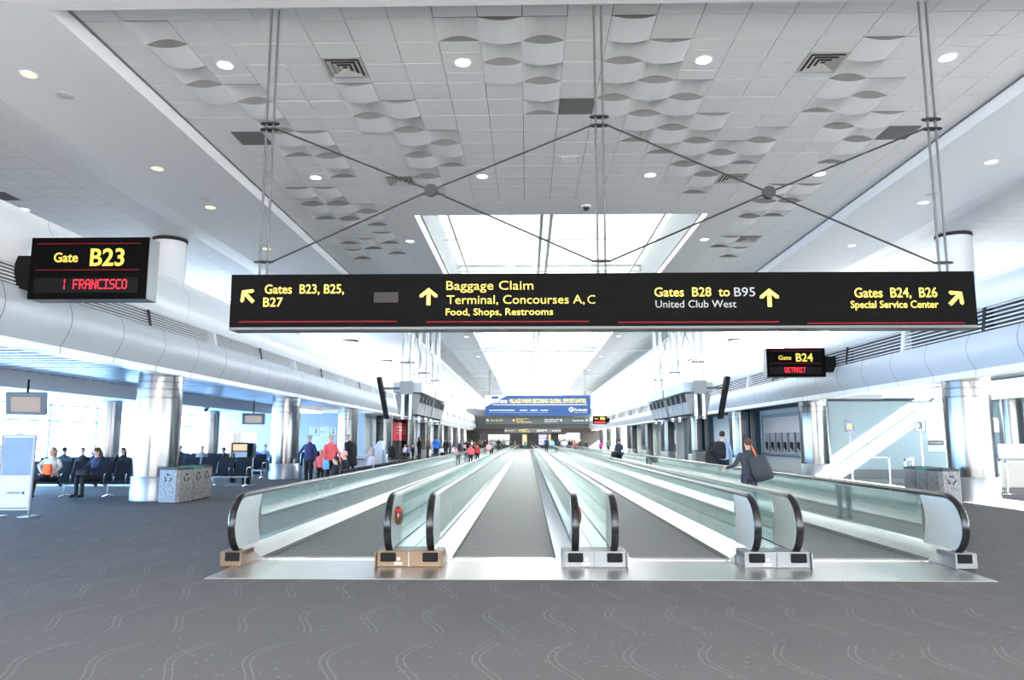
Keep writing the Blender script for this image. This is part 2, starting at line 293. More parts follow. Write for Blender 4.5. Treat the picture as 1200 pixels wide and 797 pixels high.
for s in (-1, 1): mb.box(XC+s*(OPN+.05), 18.17, ZC-.012, XC+s*(OPN+.18), 129.7, ZC+.05)
mb.build('trim_skylight_edge', mat('skylight_edge_glow', (.9, .9, .9), .4, emit=(1, 1, 1), estr=.4), kind='structure')  # edge trim, its brightness put into the material as a glow
mb = MB(); mb.box(XC-OPN, 18.17, ZG, XC+OPN, 130, ZG+.02); wg = mb.build('window_skylight', 'glassr', kind='structure')
mb = MB()
for off in (-.42, -.14): mb.box(XC+off-.05, 18.17, ZG-.14, XC+off+.05, 130, ZG-.002)
for s in (-1, 1): mb.box(XC+s*(OPN-.42), 18.5, ZG-.06, XC+s*(OPN-.36), 129.9, ZG-.002)
yy = 18.6
while yy < 129: mb.box(XC-OPN, yy, ZG-.07, XC+OPN, yy+.07, ZG-.001); yy += 4.7
mb.build('skylight_frame', mat('skylight_frame_paint', (.70, .72, .73), .5), wg)
mb = MB(); mb.box(-24, Y0, 8.95, 16.6, Y1+1, 9.1)  # unseen slab added to keep the sun off hall and skylight
mb.build('sun_block_slab', 'drywall', kind='structure')

# side soffits, sloped coves, outer ceilings (both sides), near soffit
ZS, ZO = 7.04, 7.25
def sx(s, off): return XC+s*off
for s, nm in ((-1, 'left'), (1, 'right')):
    mb = MB()
    mb.prism([(sx(s, HW), ZC+.3), (sx(s, HW), ZS), (sx(s, 9.33), ZS), (sx(s, 10.17), ZO), (sx(s, 10.17), ZC+.3)], Y0, Y1)
    mb.build('ceiling_soffit_'+nm, 'drywall', kind='structure')
    mb = MB(); ow = 16.5 if s < 0 else 15.7; mb.prism([(sx(s, 10.17), ZO), (sx(s, ow), ZO), (sx(s, ow), ZO+.2), (sx(s, 10.17), ZO+.2)], Y0, Y1)
    for k in range(8): mb.box(sx(s, 10.9+k*.61), Y0, ZO-.002, sx(s, 10.9+k*.61+.01), Y1, ZO+.01, 1)
    for k in range(200): mb.box(sx(s, 10.9), Y0+2+k*.61, ZO-.002, sx(s, 15.5), Y0+2.01+k*.61, ZO+.01, 1)
    mb.build('ceiling_outer_'+nm, ['drywall', mat('outer_seam', (.55, .56, .58), .9)], kind='structure')
    mb = MB(); mb.box(sx(s, HW)-.015, 8.65, ZC-.035, sx(s, HW)+.015, Y1, ZC+.02)
    for k in range(150): mb.box(sx(s, HW)-.05*(s < 0)-.0, 8.9+k*.6, ZC-.05, sx(s, HW)+.05*(s > 0), 8.93+k*.6, ZC-.03)
    mb.build('trim_ceiling_'+nm, mat('ceiling_slot', (.17, .17, .17), .7), kind='structure')
yn = gnd(600, 6, ZS).y
mb = MB(); mb.box(XC-HW, Y0, ZS, XC-OPN, yn, ZC+.3); mb.box(XC+OPN, Y0, ZS, XC+HW, yn, ZC+.3); mb.box(XC-OPN, 3.2, ZS, XC+OPN, yn, ZC+.3)
mb.build('ceiling_near_soffit', 'drywall', kind='structure')

# bulkheads: round lower panel, louvre band, rounded upper cap
BH = {-1: dict(lipb=3.34, lipt=3.48, lb=4.43, lt=4.85, cap=5.99), 1: dict(lipb=3.17, lipt=3.34, lb=4.21, lt=4.83, cap=5.65)}
for s, nm in ((-1, 'left'), (1, 'right')):
    b = BH[s]
    low = [(10.40, b['lipt'])]+[(10.40-.17*math.sin(PI*t/8*.95)-.09*t/8, b['lipt']+(b['lb']-b['lipt'])*t/8) for t in range(1, 9)]
    mb = MB(); prof = [(sx(s, o), z) for o, z in low]+[(sx(s, 11.0), b['lb']), (sx(s, 11.0), b['lipt'])]
    mb.prism(prof, Y0, Y1); wl = mb.build('wall_bulkhead_'+nm, 'panel', smooth=True, kind='structure')
    mb = MB(); mb.box(sx(s, 10.38), Y0, b['lipb'], sx(s, 10.72), Y1, b['lipt']-.001); mb.build('trim_bulkhead_'+nm, 'lip', kind='structure')
    mb = MB(); n = 0; y = Y0+1.0+.25
    while y < 110:
        for (o0, z0), (o1, z1) in zip(low, low[1:]): mb.add([(sx(s, o0-.004), y, z0), (sx(s, o1-.004), y, z1), (sx(s, o1-.004), y+.02, z1), (sx(s, o0-.004), y+.02, z0)], [(0, 1, 2, 3)])
        mb.add([(sx(s, 10.377), y, b['lipb']), (sx(s, 10.377), y, b['lipt']), (sx(s, 10.377), y+.02, b['lipt']), (sx(s, 10.377), y+.02, b['lipb'])], [(0, 1, 2, 3)])
        y += 1.95
    mb.build('panel_seams', 'panelseam', wl)
    mb = MB(); mb.box(sx(s, 10.58), Y0, b['lb'], sx(s, 10.62), Y1, b['lt']+.1); mb.build('louver_recess', mat('louver_recess_grey', (.10, .105, .11), .8), wl)
    mb = MB(); ns = 6
    for k in range(ns):
        z = b['lb']+.02+(b['lt']-b['lb'])*(k+.5)/ns; o = 10.33+.10*(k+.5)/ns
        mb.prism([(sx(s, o), z-.016), (sx(s, o+.008), z-.022), (sx(s, o+.12), z+.004), (sx(s, o+.01), z+.018)], Y0, Y1)
    mb.build('louver_slats', 'slat', wl)
    mb = MB(); y = 17.9-7.8*4+.1
    while y < 120:
        mb.prism([(sx(s, 10.315), b['lb']), (sx(s, 10.395), b['lt']), (sx(s, 10.6), b['lt']), (sx(s, 10.6), b['lb'])], y, y+.10, 0)
        mb.prism([(sx(s, 10.31), b['lb']), (sx(s, 10.39), b['lt']), (sx(s, 10.6), b['lt']), (sx(s, 10.6), b['lb'])], y+3.9, y+4.05, 1); y += 7.8
    mb.build('louver_dividers', ['dark', 'white'], wl)
    cap = [(10.42, b['lt'])]+[(10.40-.12*math.sin(PI*min(1, t/8))+.14*(t/8)**2, b['lt']+(b['cap']-.12-b['lt'])*t/8) for t in range(0, 9)]+[(10.54, b['cap']-.1), (10.54, b['cap']), (11.4, b['cap']), (11.4, b['lt'])]
    mb = MB(); mb.prism([(sx(s, o), z) for o, z in cap], Y0, Y1); mb.build('wall_upper_'+nm, 'lip', smooth=True, kind='structure')
    mb = MB(); y = Y0+.8
    while y < 110:
        for (o0, z0), (o1, z1) in zip(cap[:12], cap[1:12]): mb.add([(sx(s, o0-.004), y, z0), (sx(s, o1-.004), y, z1), (sx(s, o1-.004), y+.016, z1), (sx(s, o0-.004), y+.016, z0)], [(0, 1, 2, 3)])
        y += 5.85
    mb.build('trim_upper_'+nm, mat('upper_seam', (.35, .38, .42), .7), kind='structure')
    # reflective slat ceiling over the gate seating, deep beam behind it
    xo = 16.9 if s < 0 else 16.8-XC
    mb = MB(); y = Y0; pr = []
    while y < 60 if s < 0 else y < 31.0:
        for q, zz in ((0, 3.94), (.01, 3.80), (.10, 3.765), (.20, 3.755), (.30, 3.765), (.39, 3.80), (.40, 3.94)): pr.append((y+q, zz))
        y += .6
    vs = [(sx(s, 10.72), y, z) for y, z in pr]+[(sx(s, xo), y, z) for y, z in pr]; n = len(pr)
    [mb.add([vs[i], vs[i+1], vs[n+i+1], vs[n+i]], [(0, 1, 2, 3)], 1 if i % 7 in (0, 5, 6) else 0) for i in range(n-1)]; mb.build('ceiling_slats_'+nm, ['mirror', 'slatgap'], smooth=True, kind='structure')
    mb = MB(); mb.box(sx(s, 10.72), 47 if s < 0 else 31.0, 3.3, sx(s, 14), Y1, 3.5); mb.build('ceiling_gallery_'+nm, 'drywall', kind='structure')
    mb = MB(); mb.box(sx(s, 10.72), Y0, b['lipt'], sx(s, 10.78), Y1, 3.95); mb.build('trim_inner_'+nm, 'lip', kind='structure')
    mb = MB()
    if s < 0: mb.box(sx(s, 16.9), Y0, 3.22, sx(s, 17.2), 47, 4.0); mb.box(sx(s, 17.2), Y0, 3.23, -21.6, 47, 3.35)
    else: mb.box(sx(s, 18.9-XC), Y0, 3.22, 24, 31, 3.95)
    mb.build('beam_'+nm, 'beam', kind='structure')
    mb = MB(); mb.box(sx(s, 11.4), Y0, 3.97, sx(s, 16.9 if s < 0 else 15.7), Y1, 4.1); mb.build('floor_upper_'+nm, 'drywall', kind='structure')

for s, nm, wn in ((-1, 'left', 3), (1, 'right', 4)):
    ow = 16.5 if s < 0 else 15.7; mb = MB(); mb.box(sx(s, ow), Y0, 4.1, sx(s, ow+.1), 25 if s < 0 else 28, ZO); mb.build('wall_outer_'+nm, 'white', kind='structure')  # unseen wall, added and sized to limit light on the outer ceiling
    mb = MB(); mb.box(sx(s, ow), 25 if s < 0 else 28, 4.1, sx(s, ow+.02), Y1, ZO); mb.build('window_%d' % wn, 'glassw', kind='structure')  # made-up window out of view, in front of the clerestory fill

# left window wall, gate walls, right gate wall
mb = MB(); mb.box(-21.62, Y0, 0, -21.6, 47, 3.24); wl = mb.build('window_1', 'glassw', kind='structure')
mb = MB(); y = -11.0
while y < 47: mb.box(-21.58, y, 0, -21.5, y+.09, 3.22); y += 3.65
for z in (.0, 2.42, 3.14): mb.box(-21.575, Y0, z, -21.505, 47, z+.07)
mb.build('window_frame', 'mull', wl)
mb = MB(); mb.box(-22, 47, 0, sx(-1, 11.3), 47.3, 3.3); mb.build('wall_gate_left', 'wallblue', kind='structure')
mb = MB(); mb.box(sx(-1, 12.0), 47.3, 0, sx(-1, 11.9), Y1, 3.4); mb.build('wall_left', 'wallblue', kind='structure')
mb = MB(); mb.box(12.3, 31.2, 0, 24, 31.5, 3.35); mb.build('wall_gate_right', 'walllight', kind='structure')
mb = MB(); mb.box(12.3, 31.15, 0, 24, 31.2, .38); mb.build('baseboard_right', 'basebrd', kind='structure')
mb = MB(); mb.box(12.3, 31.13, 3.2, 24, 31.2, 3.35); mb.build('trim_1', 'navy', kind='structure')
mb = MB(); mb.box(12.9, 31.5, 0, 13.1, 90, 3.3); mb.build('wall_right', 'wallgrey', kind='structure')
mb = MB()
for y0, y1 in ((32.2, 33.1), (41.2, 42.0), (51.5, 53.2), (57.5, 60)): mb.box(12.62, y0, 0, 12.9, y1, 3.3)
mb.box(12.6, 31.5, 3.16, 12.9, 62, 3.3); mb.build('trim_2', 'navy', kind='structure')
mb = MB(); mb.box(23.8, 18, 0, 23.9, 31.2, 3.24); mb.build('wall_outer_gate', 'wallgrey', kind='structure')
mb = MB(); mb.box(23.8, Y0, 0, 23.82, 18, 3.24); wr = mb.build('window_2', 'glassw', kind='structure')  # made-up glass out of view, added to let light onto the right floor
mb = MB()
for k in range(8): mb.box(23.7, Y0+k*3.9, 0, 23.79, Y0+k*3.9+.09, 3.22)
mb.build('window_frame', 'mull', wr)
mb = MB(); mb.box(16.85, -6, 3.93, 18.85, 31.0, 3.95); ws = mb.build('window_roof_slot', 'glassw', kind='structure')
mb = MB(); mb.box(16.78, -6, 3.70, 16.86, 31.0, 4.02); mb.box(17.84, -6, 3.90, 17.96, 31.0, 3.929); mb.build('slot_frame', 'mull', ws)
# far end wall with lit shop fronts
mb = MB(); mb.box(-13, Y1, 3.0, 15, Y1+.4, 9); mb.box(-13, Y1, 0, -8.5, Y1+.4, 3); mb.box(9.5, Y1, 0, 15, Y1+.4, 3); mb.box(-.1, Y1+.3, 0, 1.3, Y1+.6, 3)
mb.build('wall_far', 'farwall', kind='structure')
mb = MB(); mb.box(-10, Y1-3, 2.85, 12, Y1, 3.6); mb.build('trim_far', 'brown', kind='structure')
mb = MB(); mb.box(-14, Y1+5.5, 0, 16, Y1+5.8, 4); mb.build('wall_far_back', 'dark', kind='structure')

# ------------------------------------------------------------------ columns
CY = [20.1+10.7*k for k in range(-1, 10)]
def make_column(x, y, s, label):
    t = thing('column', (x, y, 0), label, 'column', 'big round steel columns along the bulkheads')
    m = MB(); m.lathe([(.575, .62), (.575, 2.55), (.575, 3.84)], n=40); m.build('shaft', 'steel', t, smooth=True)
    m = MB(); m.lathe([(.60, 0), (.60, .60), (.585, .63)], n=40); m.build('base', mat('column_base', (.34, .36, .38), .35, .6) if 'basemat' not in KIDS else KIDS['basemat'], t, smooth=True)
    m = MB()
    for z in (2.72, 2.95, 3.15, 3.32, 3.46, 3.58): m.lathe([(.577, z), (.590, z+.01), (.590, z+.03), (.577, z+.04)], n=40)
    m.build('ring_bands', 'steel', t, smooth=True)
    m = MB(); m.lathe([(.45, 5.66), (.45, ZO-.10)], n=32); m.build('upper_shaft', 'white', t, smooth=True)
    m = MB(); m.lathe([(.465, ZO-.10), (.465, ZO-.005)], n=32); m.build('collar', 'dark', t, smooth=True)
    return t
c0 = None
for s, nm in ((-1, 'left'), (1, 'right')):
    for k, y in enumerate(CY):
        x = sx(s, 11.0 if k < 3 else 11.0)
        lab = f'round brushed steel column under the {nm} bulkhead, {ORD[k-1]} of its row from the camera' if k else f'round steel column under the {nm} bulkhead, beside the viewer'
        if k == 0: continue
        if c0 is None: c0 = make_column(x, y, s, lab)
        else: copy_tree(c0, (x, y, 0), lab)
inner = None
for nm, x, y in (('left', -17.6, 30.8), ('left', -17.9, 41.5), ('left', -17.6, 20.1), ('right', 19.45, 30.1)):
    lab = {30.8: 'slimmer steel column before the window wall, behind the seated passengers', 41.5: 'slim steel column at the far end of the window wall', 20.1: 'slim steel column near the window wall behind the white poster stand', 30.1: 'slim steel column by the check-in desk at the right edge'}[y]
    t = thing('column', (x, y, 0), lab, 'column')
    m = MB(); m.lathe([(.43, .45), (.43, 3.21)], n=32); m.build('shaft', 'steel', t, smooth=True)
    m = MB(); m.lathe([(.45, 0), (.45, .45)], n=32); m.build('base', 'decksteel', t, smooth=True)

# ------------------------------------------------------------------ ceiling fixtures
def downlight(x, y, z, r, lampm, label, group):
    t = thing('downlight', (x, y, z), label, 'ceiling light', group)
    m = MB(); m.lathe([(r*.86, -.004), (r, -.012), (r*1.12, -.006), (r*1.12, .01), (r*.86, .01), (r*.86, -.004)], n=24, cap=False); m.build('trim_ring', 'white', t, smooth=True)
    m = MB(); m.lathe([(.001, -.002), (r*.85, -.002), (r*.85, .012), (.001, .012)], n=24); m.build('lens', lampm, t); return t
colname = ['in the outer left column', 'in the inner left column', 'in the inner right column', 'in the outer right column']
dl = None
for j, ly in enumerate(LIGHT_Y):
    for i, c in enumerate(LIGHT_C):
        lab = f'white recessed downlight in the tiled ceiling, {["nearer", "farther"][j]} row, {colname[i]}'
        if dl is None: dl = downlight(XC+c*T, ly, ZC, .13, 'lampw', lab, 'white downlights in the tiled ceiling')
        else: copy_tree(dl, (XC+c*T, ly, ZC), lab)
for s, nm in ((-1, 'left'), (1, 'right')):
    for k, y in enumerate((20.6, 30.5, 40.5, 50.5, 60.5)): copy_tree(dl, (XC+s*4.24, y, ZC), f'white recessed downlight beside the skylight, {ORD[k]} on the {nm} edge')
    for k, (o, y) in enumerate(((13.3, 17.3), (12.9, 23), (12.9, 29))): copy_tree(dl, (sx(s, o), y, ZO), f'white downlight in the outer ceiling above the {nm} bulkhead, {ORD[k]} from the camera')
da = None
for s, nm in ((-1, 'left'), (1, 'right')):
    for k, y in enumerate((10.23, 14.1, 16.6, 20.4, 24.2, 28.0)):
        lab = f'amber downlight in the {nm} plaster soffit, {ORD[k]} from the camera'
        if da is None: da = downlight(sx(s, 8.33), y, ZS, .12, 'lampa', lab, 'amber downlights in the soffits')
        else: copy_tree(da, (sx(s, 8.33), y, ZS), lab)
    for k, y in enumerate((10.9, 16.0)):
        t = thing('ceiling_speaker', (sx(s, 8.2), y, ZS), f'round flush speaker in the {nm} plaster soffit, {ORD[k]} from the camera', 'speaker')
        m = MB(); m.lathe([(.001, -.012), (.10, -.012), (.13, -.004), (.13, .01)], n=20); m.build('speaker_cover', mat('speaker_grey', (.62, .62, .62), .7), t, smooth=True)
def vent(x, y, label, sc=1.0):
    t = thing('ceiling_vent', (x, y, ZC), label, 'vent', 'square supply vents in the ceiling')
    for k, (h, z, w_, dz) in enumerate(((.305, -.012, .045, .0), (.235, -.034, .05, .026), (.16, -.034, .05, .026), (.085, -.034, .05, .026))):
        m = MB()
        for q in range(4):
            mm = MB(); a, b = h, h-w_; mm.add([(-a, -a, z), (a, -a, z), (b, -b, z+dz), (-b, -b, z+dz), (-a, -a, z+.006), (a, -a, z+.006), (b, -b, z+dz+.006), (-b, -b, z+dz+.006)], [(0, 1, 2, 3), (4, 7, 6, 5), (0, 4, 5, 1), (3, 2, 6, 7)]); mm.xform(Matrix.Rotation(q*PI/2, 4, 'Z')); m.add(mm.v, mm.f)
        m.build('vent_blade', 'ventmetal', t)
    m = MB(); m.box(-.29, -.29, -.004, .29, .29, .01); m.build('vent_backing', 'dark', t); return t
v0 = None
for j, (y, offs) in enumerate(((10.6, (-6, 6)), (15.6, (-6, 6)), (20.6, (-9, 9)), (25.4, (-9, 9)))):
    for i, c in enumerate(offs):
        lab = f'square metal supply vent in the {["left", "right"][i]} half of the ceiling, {ORD[j]} from the camera'
        if v0 is None: v0 = vent(XC+c*T, y, lab)
        else: copy_tree(v0, (XC+c*T, y, ZC), lab)
for (x, y, lab) in ((XC, YR+3.5*T-.01, 'dark return grille in the middle of the ceiling beside the centre rods'), (XC-10*T, YR+5.5*T, 'dark return grille by the left rods of the sign'), (XC+10*T, YR+5.5*T, 'dark return grille by the right rods of the sign'), (-12.3, 16.3, None)):
    z = ZC if lab else ZO
    t = thing('return_grille', (x, y, z), lab or 'dark return grille in the outer ceiling over the left gate sign', 'vent')
    m = MB(); m.box(-.295, -.295, -.008, .295, .295, .005); m.build('grille_face', 'grille', t)
    m = MB()
    for k in range(12): m.box(-.28, -.27+k*.047, -.012, .28, -.262+k*.047, -.0085)
    m.build('grille_bars', 'seam', t)
t = thing('air_grille', (XC, 14.45, ZC), 'small pale louvred grille in the ceiling behind the centre rods', 'vent')
m = MB(); m.box(-.2, -.2, -.012, .2, .2, .004); m.build('grille_face', 'drywall', t)
m = MB()
for k in range(6): m.box(-.15, -.15+k*.05, -.018, .15, -.115+k*.05, -.0125)
m.build('grille_bars', 'tile', t)
t = thing('dome_camera', (XC+.6, 17.45, ZC), 'small black dome camera on the ceiling before the skylight', 'camera')
m = MB(); m.lathe([(.12, .0), (.12, -.03), (.10, -.05)], n=20); m.build('mount_ring', 'white', t, smooth=True)
m = MB(); m.ell((0, 0, -.05), (.085, .085, .09), 16, 10); m.build('camera_dome', 'rubber', t, smooth=True)

# ------------------------------------------------------------------ overhead direction signs
SY = 8.5
def P(px, py, y): return at(px, py, y)
def zc_(p): return p.z
def dir_sign(label, rows, Y, x0, x1, z0, z1, body, fade=False):
    t = thing('direction_sign', ((x0+x1)/2, Y, z0), label, 'sign'); ox = (x0+x1)/2
    m = MB(); m.box(x0-ox, 0, .03, x1-ox, .28, z1-z0); m.build('sign_box', body, t, bevel=.006)
    m = MB(); m.box(x0-ox, .005, 0, x1-ox, .275, .03); m.build('bottom_rail', 'rod', t)
    return t, ox
A, B = P(268, 385, SY), P(1141.5, 321, SY)
x0, x1 = A.x, B.x; z0, z1 = P(600, 385.5, SY).z, P(600, 320.3, SY).z
main, ox = dir_sign('long black overhead direction sign in front, hung from three pairs of rods', None, SY, x0, x1, z0, z1, 'sign')
def LX(px): return P(px, 350, SY).x-ox
def LZ(py, px=600): return P(px, py, SY).z-z0
def put(s, a, b, base, top, m='yellow', bold=.006): lettering(s, LX(a), LX(b), LZ(base, (a+b)/2), LZ(top, (a+b)/2), -.002, m, main, bold)
put('Gates  B23, B25,', 310, 402.8, 344, 333.6); put('B27', 308.8, 331.5, 359.3, 349)
put('Baggage Claim', 523, 625, 339.6, 329.4, bold=-.004); put('Terminal, Concourses A,', 523.6, 685, 356, 346, bold=-.004); put('C', 688.6, 697.4, 356, 346, bold=-.015); put('Food, Shops, Restrooms', 522.6, 648, 369.2, 361.6)
put('Gates  B28  to', 767, 855.3, 347.3, 337); put('B95', 860.6, 885, 347.3, 337, 'greylet', .0); put('United Club West', 768, 862.5, 360.4, 352, 'greylet', .0)
put('Gates  B24,  B26', 1001.6, 1098.6, 348.4, 337.4); put('Special Service Center', 996.4, 1099, 360.8, 352.6)
for px, py, a, sz in ((290.3, 347.3, PI/4, .20), (502.2, 347.6, 0, .21), (901.6, 348.9, 0, .22), (1120, 349.6, -PI/4, .21)): arrow(LX(px), LZ(py, px), sz, a, -.002, main)
for a, b, y in ((281, 465.6, 377), (500, 690, 377), (723.4, 912, 377.6), (944.4, 1128, 378.6)):
    m = MB(); m.box(LX(a), -.005, LZ(y+.8, (a+b)/2), LX(b), -.001, LZ(y-.8, (a+b)/2)); m.build('red_line', 'redline', main)
m = MB(); m.box(LX(438), -.004, LZ(354), LX(466.6), -.001, LZ(342)); m.build('cover_patch', 'brownish', main)
# the rods, clamps and cross bracing carrying it
pz = {}
for nm, pt, pc, pb in (('left', (318, 145), (313.5, 152), (309, 307)), ('middle', (703, 137), (703.5, 147), (705, 306)), ('right', (1092, 140), (1093, 151), (1105, 308))):
    X = P(pb[0], pb[1], SY+.14).x
    t = thing('hanging_rods', (X, SY+.14, z1), f'pair of steel rods holding the front sign at its {nm}', 'hanger')
    for d in (-.045, .045): m = MB(); m.cyl((d, 0, 0), (d, 0, ZS-z1-.001), .0145, 10); m.build('rod', 'rod', t, smooth=True)
    zs = [P(*pt, SY+.14).z-z1, P(*pc, SY+.14).z-z1, P(*pb, SY+.14).z-z1]; pz[nm] = (X, zs[1]+z1, zs[2]+z1)
    for z in zs: m = MB(); m.plate([(.115*math.cos(a)*1.05, .05*math.sin(a)) for a in [2*PI*k/16 for k in range(16)]], z-.008, z+.008); m.build('clamp_plate', 'wire', t)
for nm, a, b in (('left', 'left', 'middle'), ('right', 'middle', 'right')):
    X0, X1 = pz[a][0]+.10, pz[b][0]-.10; d = P(505 if nm == 'left' else 901, 223 if nm == 'left' else 225.5, SY+.14)
    t = thing('cross_brace', (d.x, SY+.14, d.z), f'crossed steel wires with a round grey disc above the {nm} half of the front sign', 'brace')
    for (x, z) in ((X0, pz[a][1]), (X0, pz[a][2]), (X1, pz[b][1]), (X1, pz[b][2])): m = MB(); m.cyl((0, 0, 0), (x-d.x, 0, z-d.z), .0115, 8); m.build('brace_wire', 'wire', t, smooth=True)
    m = MB(); m.tube([(0, -.03, 0), (0, .03, 0)], .077, 24); m.build('brace_disc', 'disc', t, smooth=True)

# gate number signs on the bulkheads
def gate_sign(label, Y, px0, px1, py0, py1, pbr, s, num, ledt, ledbox, redz, gx, bx, txtz, numz):
    a, b = P(px0, py1, Y), P(px1, py0, Y); ox, oz = (a.x+b.x)/2, a.z
    t = thing('gate_sign', (ox, Y, oz), label, 'sign', 'gate number signs on the bulkheads'); W_, H_ = (b.x-a.x)/2, b.z-a.z
    m = MB(); m.box(-W_, 0, 0, W_, .03, H_); m.build('face', 'sign', t)
    m = MB(); m.box(-W_-.004, .03, -.004, W_+.004, .40, H_+.004); m.build('housing', 'alum', t, bevel=.01)
    xb = P(pbr, 315, Y).x-ox; xe = -W_ if s < 0 else W_
    m = MB(); m.box(min(xb, xe), .06, H_*.18, max(xb, xe), .34, H_*.72); m.build('mounting_arm', 'blackp', t)
    fx = lambda u: -W_+2*W_*u; fz = lambda v: H_*(1-v)
    for v in redz: m = MB(); m.box(fx(.05), -.004, fz(v)-.011, fx(.93), -.0005, fz(v)+.011); m.build('red_line', 'redline', t)
    lettering('Gate', fx(gx[0]), fx(gx[1]), fz(txtz[1]), fz(txtz[0]), -.001, 'yellow', t, .015)
    lettering(num, fx(bx[0]), fx(bx[1]), fz(numz[1]), fz(numz[0]), -.001, 'yellow', t, .02)
    m = MB(); m.box(fx(.05), -.006, fz(.90), fx(.93), -.0005, fz(.66)); m.build('led_window', 'blackp', t)
    if not ledt: m = MB(); m.box(fx(.1), -.012, fz(.88), fx(.9), -.0065, fz(.68)); m.build('led_strip', 'led', t)
    if ledt: led_text(ledt, fx(ledbox[0]), fx(ledbox[1]), fz(ledbox[3]), fz(ledbox[2]), -.007, t)
    return t
gate_sign('large black gate sign at upper left with a red display', 13.1, 31.5, 175, 278, 350.5, 14, -1, 'B23', '| FRANCISCO', (.28, .84, .685, .845), (.10, .53), (.20, .405), (.51, .80), (.25, .40), (.19, .46))
gate_sign('smaller black gate sign on the right bulkhead with a red display', 26.6, 899.5, 966.3, 408, 441.8, 974, 1, 'B24', 'DETROIT', (.30, .655, .67, .85), (.09, .53), (.20, .42), (.50, .79), (.26, .40), (.19, .46))
gate_sign('tiny far gate sign beside the blue banner', 100, 695, 711, 487.5, 497.2, 713, 1, 'B26', None, None, (.52,), (.12, .38), (.52, .88), (.24, .40), (.15, .46))
a, b = P(695.5, 496.6, 104), P(710, 493, 104)
# the two signs further down the hall, distance haze put into their grey bodies
def far_sign(label, Y, px0, px1, py0, py1, body):
    a, b = P(px0, py1, Y), P(px1, py0, Y); t, ox = dir_sign(label, None, Y, a.x, b.x, a.z, b.z, body); W_ = b.x-a.x; H_ = b.z-a.z
    def tx(s, u0, u1, v0, v1, m): lettering(s, -W_/2+W_*u0, -W_/2+W_*u1, H_*v0, H_*v1, -.004, m, t, .02)
    tx('Gates B23, B25', .05, .17, .42, .62, 'banyel'); tx('Baggage Claim', .30, .42, .68, .84, 'banyel'); tx('Terminal', .30, .37, .44, .60, 'banyel'); tx('Food, Shops, Restrooms', .30, .45, .18, .34, 'banyel')
    tx('Gates B28 to B95', .57, .71, .54, .72, 'banw'); tx('United Club West', .57, .69, .26, .42, 'banw'); tx('Gates B24, B26', .84, .95, .38, .58, 'banw')
    for u, an in ((.025, PI/4), (.275, 0), (.73, 0), (.975, -PI/4)): arrow(-W_/2+W_*u, H_*.5, .24, an, -.004, t, 'banw' if u != .275 else 'banyel')
    for u in (.04, .96):
        for d in (-.05, .05): m = MB(); m.cyl((-W_/2+W_*u+d, .14, H_), (-W_/2+W_*u+d, .14, ZC-.002-a.z), .018, 6); m.build('rod', 'rod', t)
    return t
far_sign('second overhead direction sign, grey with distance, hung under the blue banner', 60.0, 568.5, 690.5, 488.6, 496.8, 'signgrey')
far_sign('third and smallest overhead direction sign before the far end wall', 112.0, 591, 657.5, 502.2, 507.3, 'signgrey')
# blue banner above the second sign
a, b = P(568.5, 487.2, 59.7), P(692, 463.4, 59.7); W_, H_ = b.x-a.x, b.z-a.z
t = thing('advertising_banner', ((a.x+b.x)/2, 59.7, a.z), 'wide blue advertising banner hanging across the middle of the hall', 'banner')
m = MB(); m.box(-W_/2, 0, 0, W_/2, .12, H_); m.build('banner_panel', 'blue', t)
bx_ = lambda px: (px-568.5)/(692-568.5)*W_-W_/2
bz_ = lambda py: (487.2-py)/(487.2-463.4)*H_
m = MB(); m.plate([(bx_(568.5), bz_(463.4)), (bx_(594), bz_(463.4)), (bx_(576), bz_(473)), (bx_(568.5), bz_(477))], -.004, -.0005, axis=1); m.build('white_corner', 'banw', t)
m = MB(); m.box(bx_(576), -.008, bz_(467.5), bx_(584), -.0045, bz_(464.3)); m.build('blue_block', 'blue', t)
lettering('MEGATREND:', bx_(575), bx_(595), bz_(472.3), bz_(468.8), -.0045, 'banw', t, .02)
lettering('VILLAGE FARMS BECOMING GLOBAL OPPORTUNITIES.', bx_(596.5), bx_(687.5), bz_(472.2), bz_(467.6), -.001, 'banyel', t, .02)
for x0_, x1_, y_, mm in ((577, 688, 474.4, 'banw'), (573, 603, 480.8, 'banw'), (609, 618, 480.9, 'banw'), (621.5, 630, 480.9, 'banw'), (633.5, 642, 480.9, 'banw'), (573, 642, 483.3, 'mull')):
    m = MB(); m.box(bx_(x0_), -.004, bz_(y_+.35), bx_(x1_), -.0005, bz_(y_-.35)); m.build('small_print_line', mm, t)
m = MB(); m.tube([(bx_(669.3), -.006, bz_(480)), (bx_(669.3), -.0005, bz_(480))], .19, 20); m.build('logo_disc', 'banw', t)
m = MB(); m.plate([(bx_(669.3)-.14, bz_(480)-.06), (bx_(669.3)-.02, bz_(480)+.13), (bx_(669.3)+.05, bz_(480)+.04), (bx_(669.3)+.14, bz_(480)-.06)], -.010, -.0065, axis=1); m.build('logo_mark', 'blue', t)
lettering('Prudential', bx_(673), bx_(687.8), bz_(481.6), bz_(479), -.001, 'banw', t, .015)
lettering('Bring Your Challenges', bx_(673), bx_(687.8), bz_(483.9), bz_(482.7), -.001, 'banyel', t)
for u in (-.46, .46): m = MB(); m.cyl((W_*u, .06, H_), (W_*u, .06, ZC-.002-a.z), .016, 6); m.build('rod', 'rod', t)

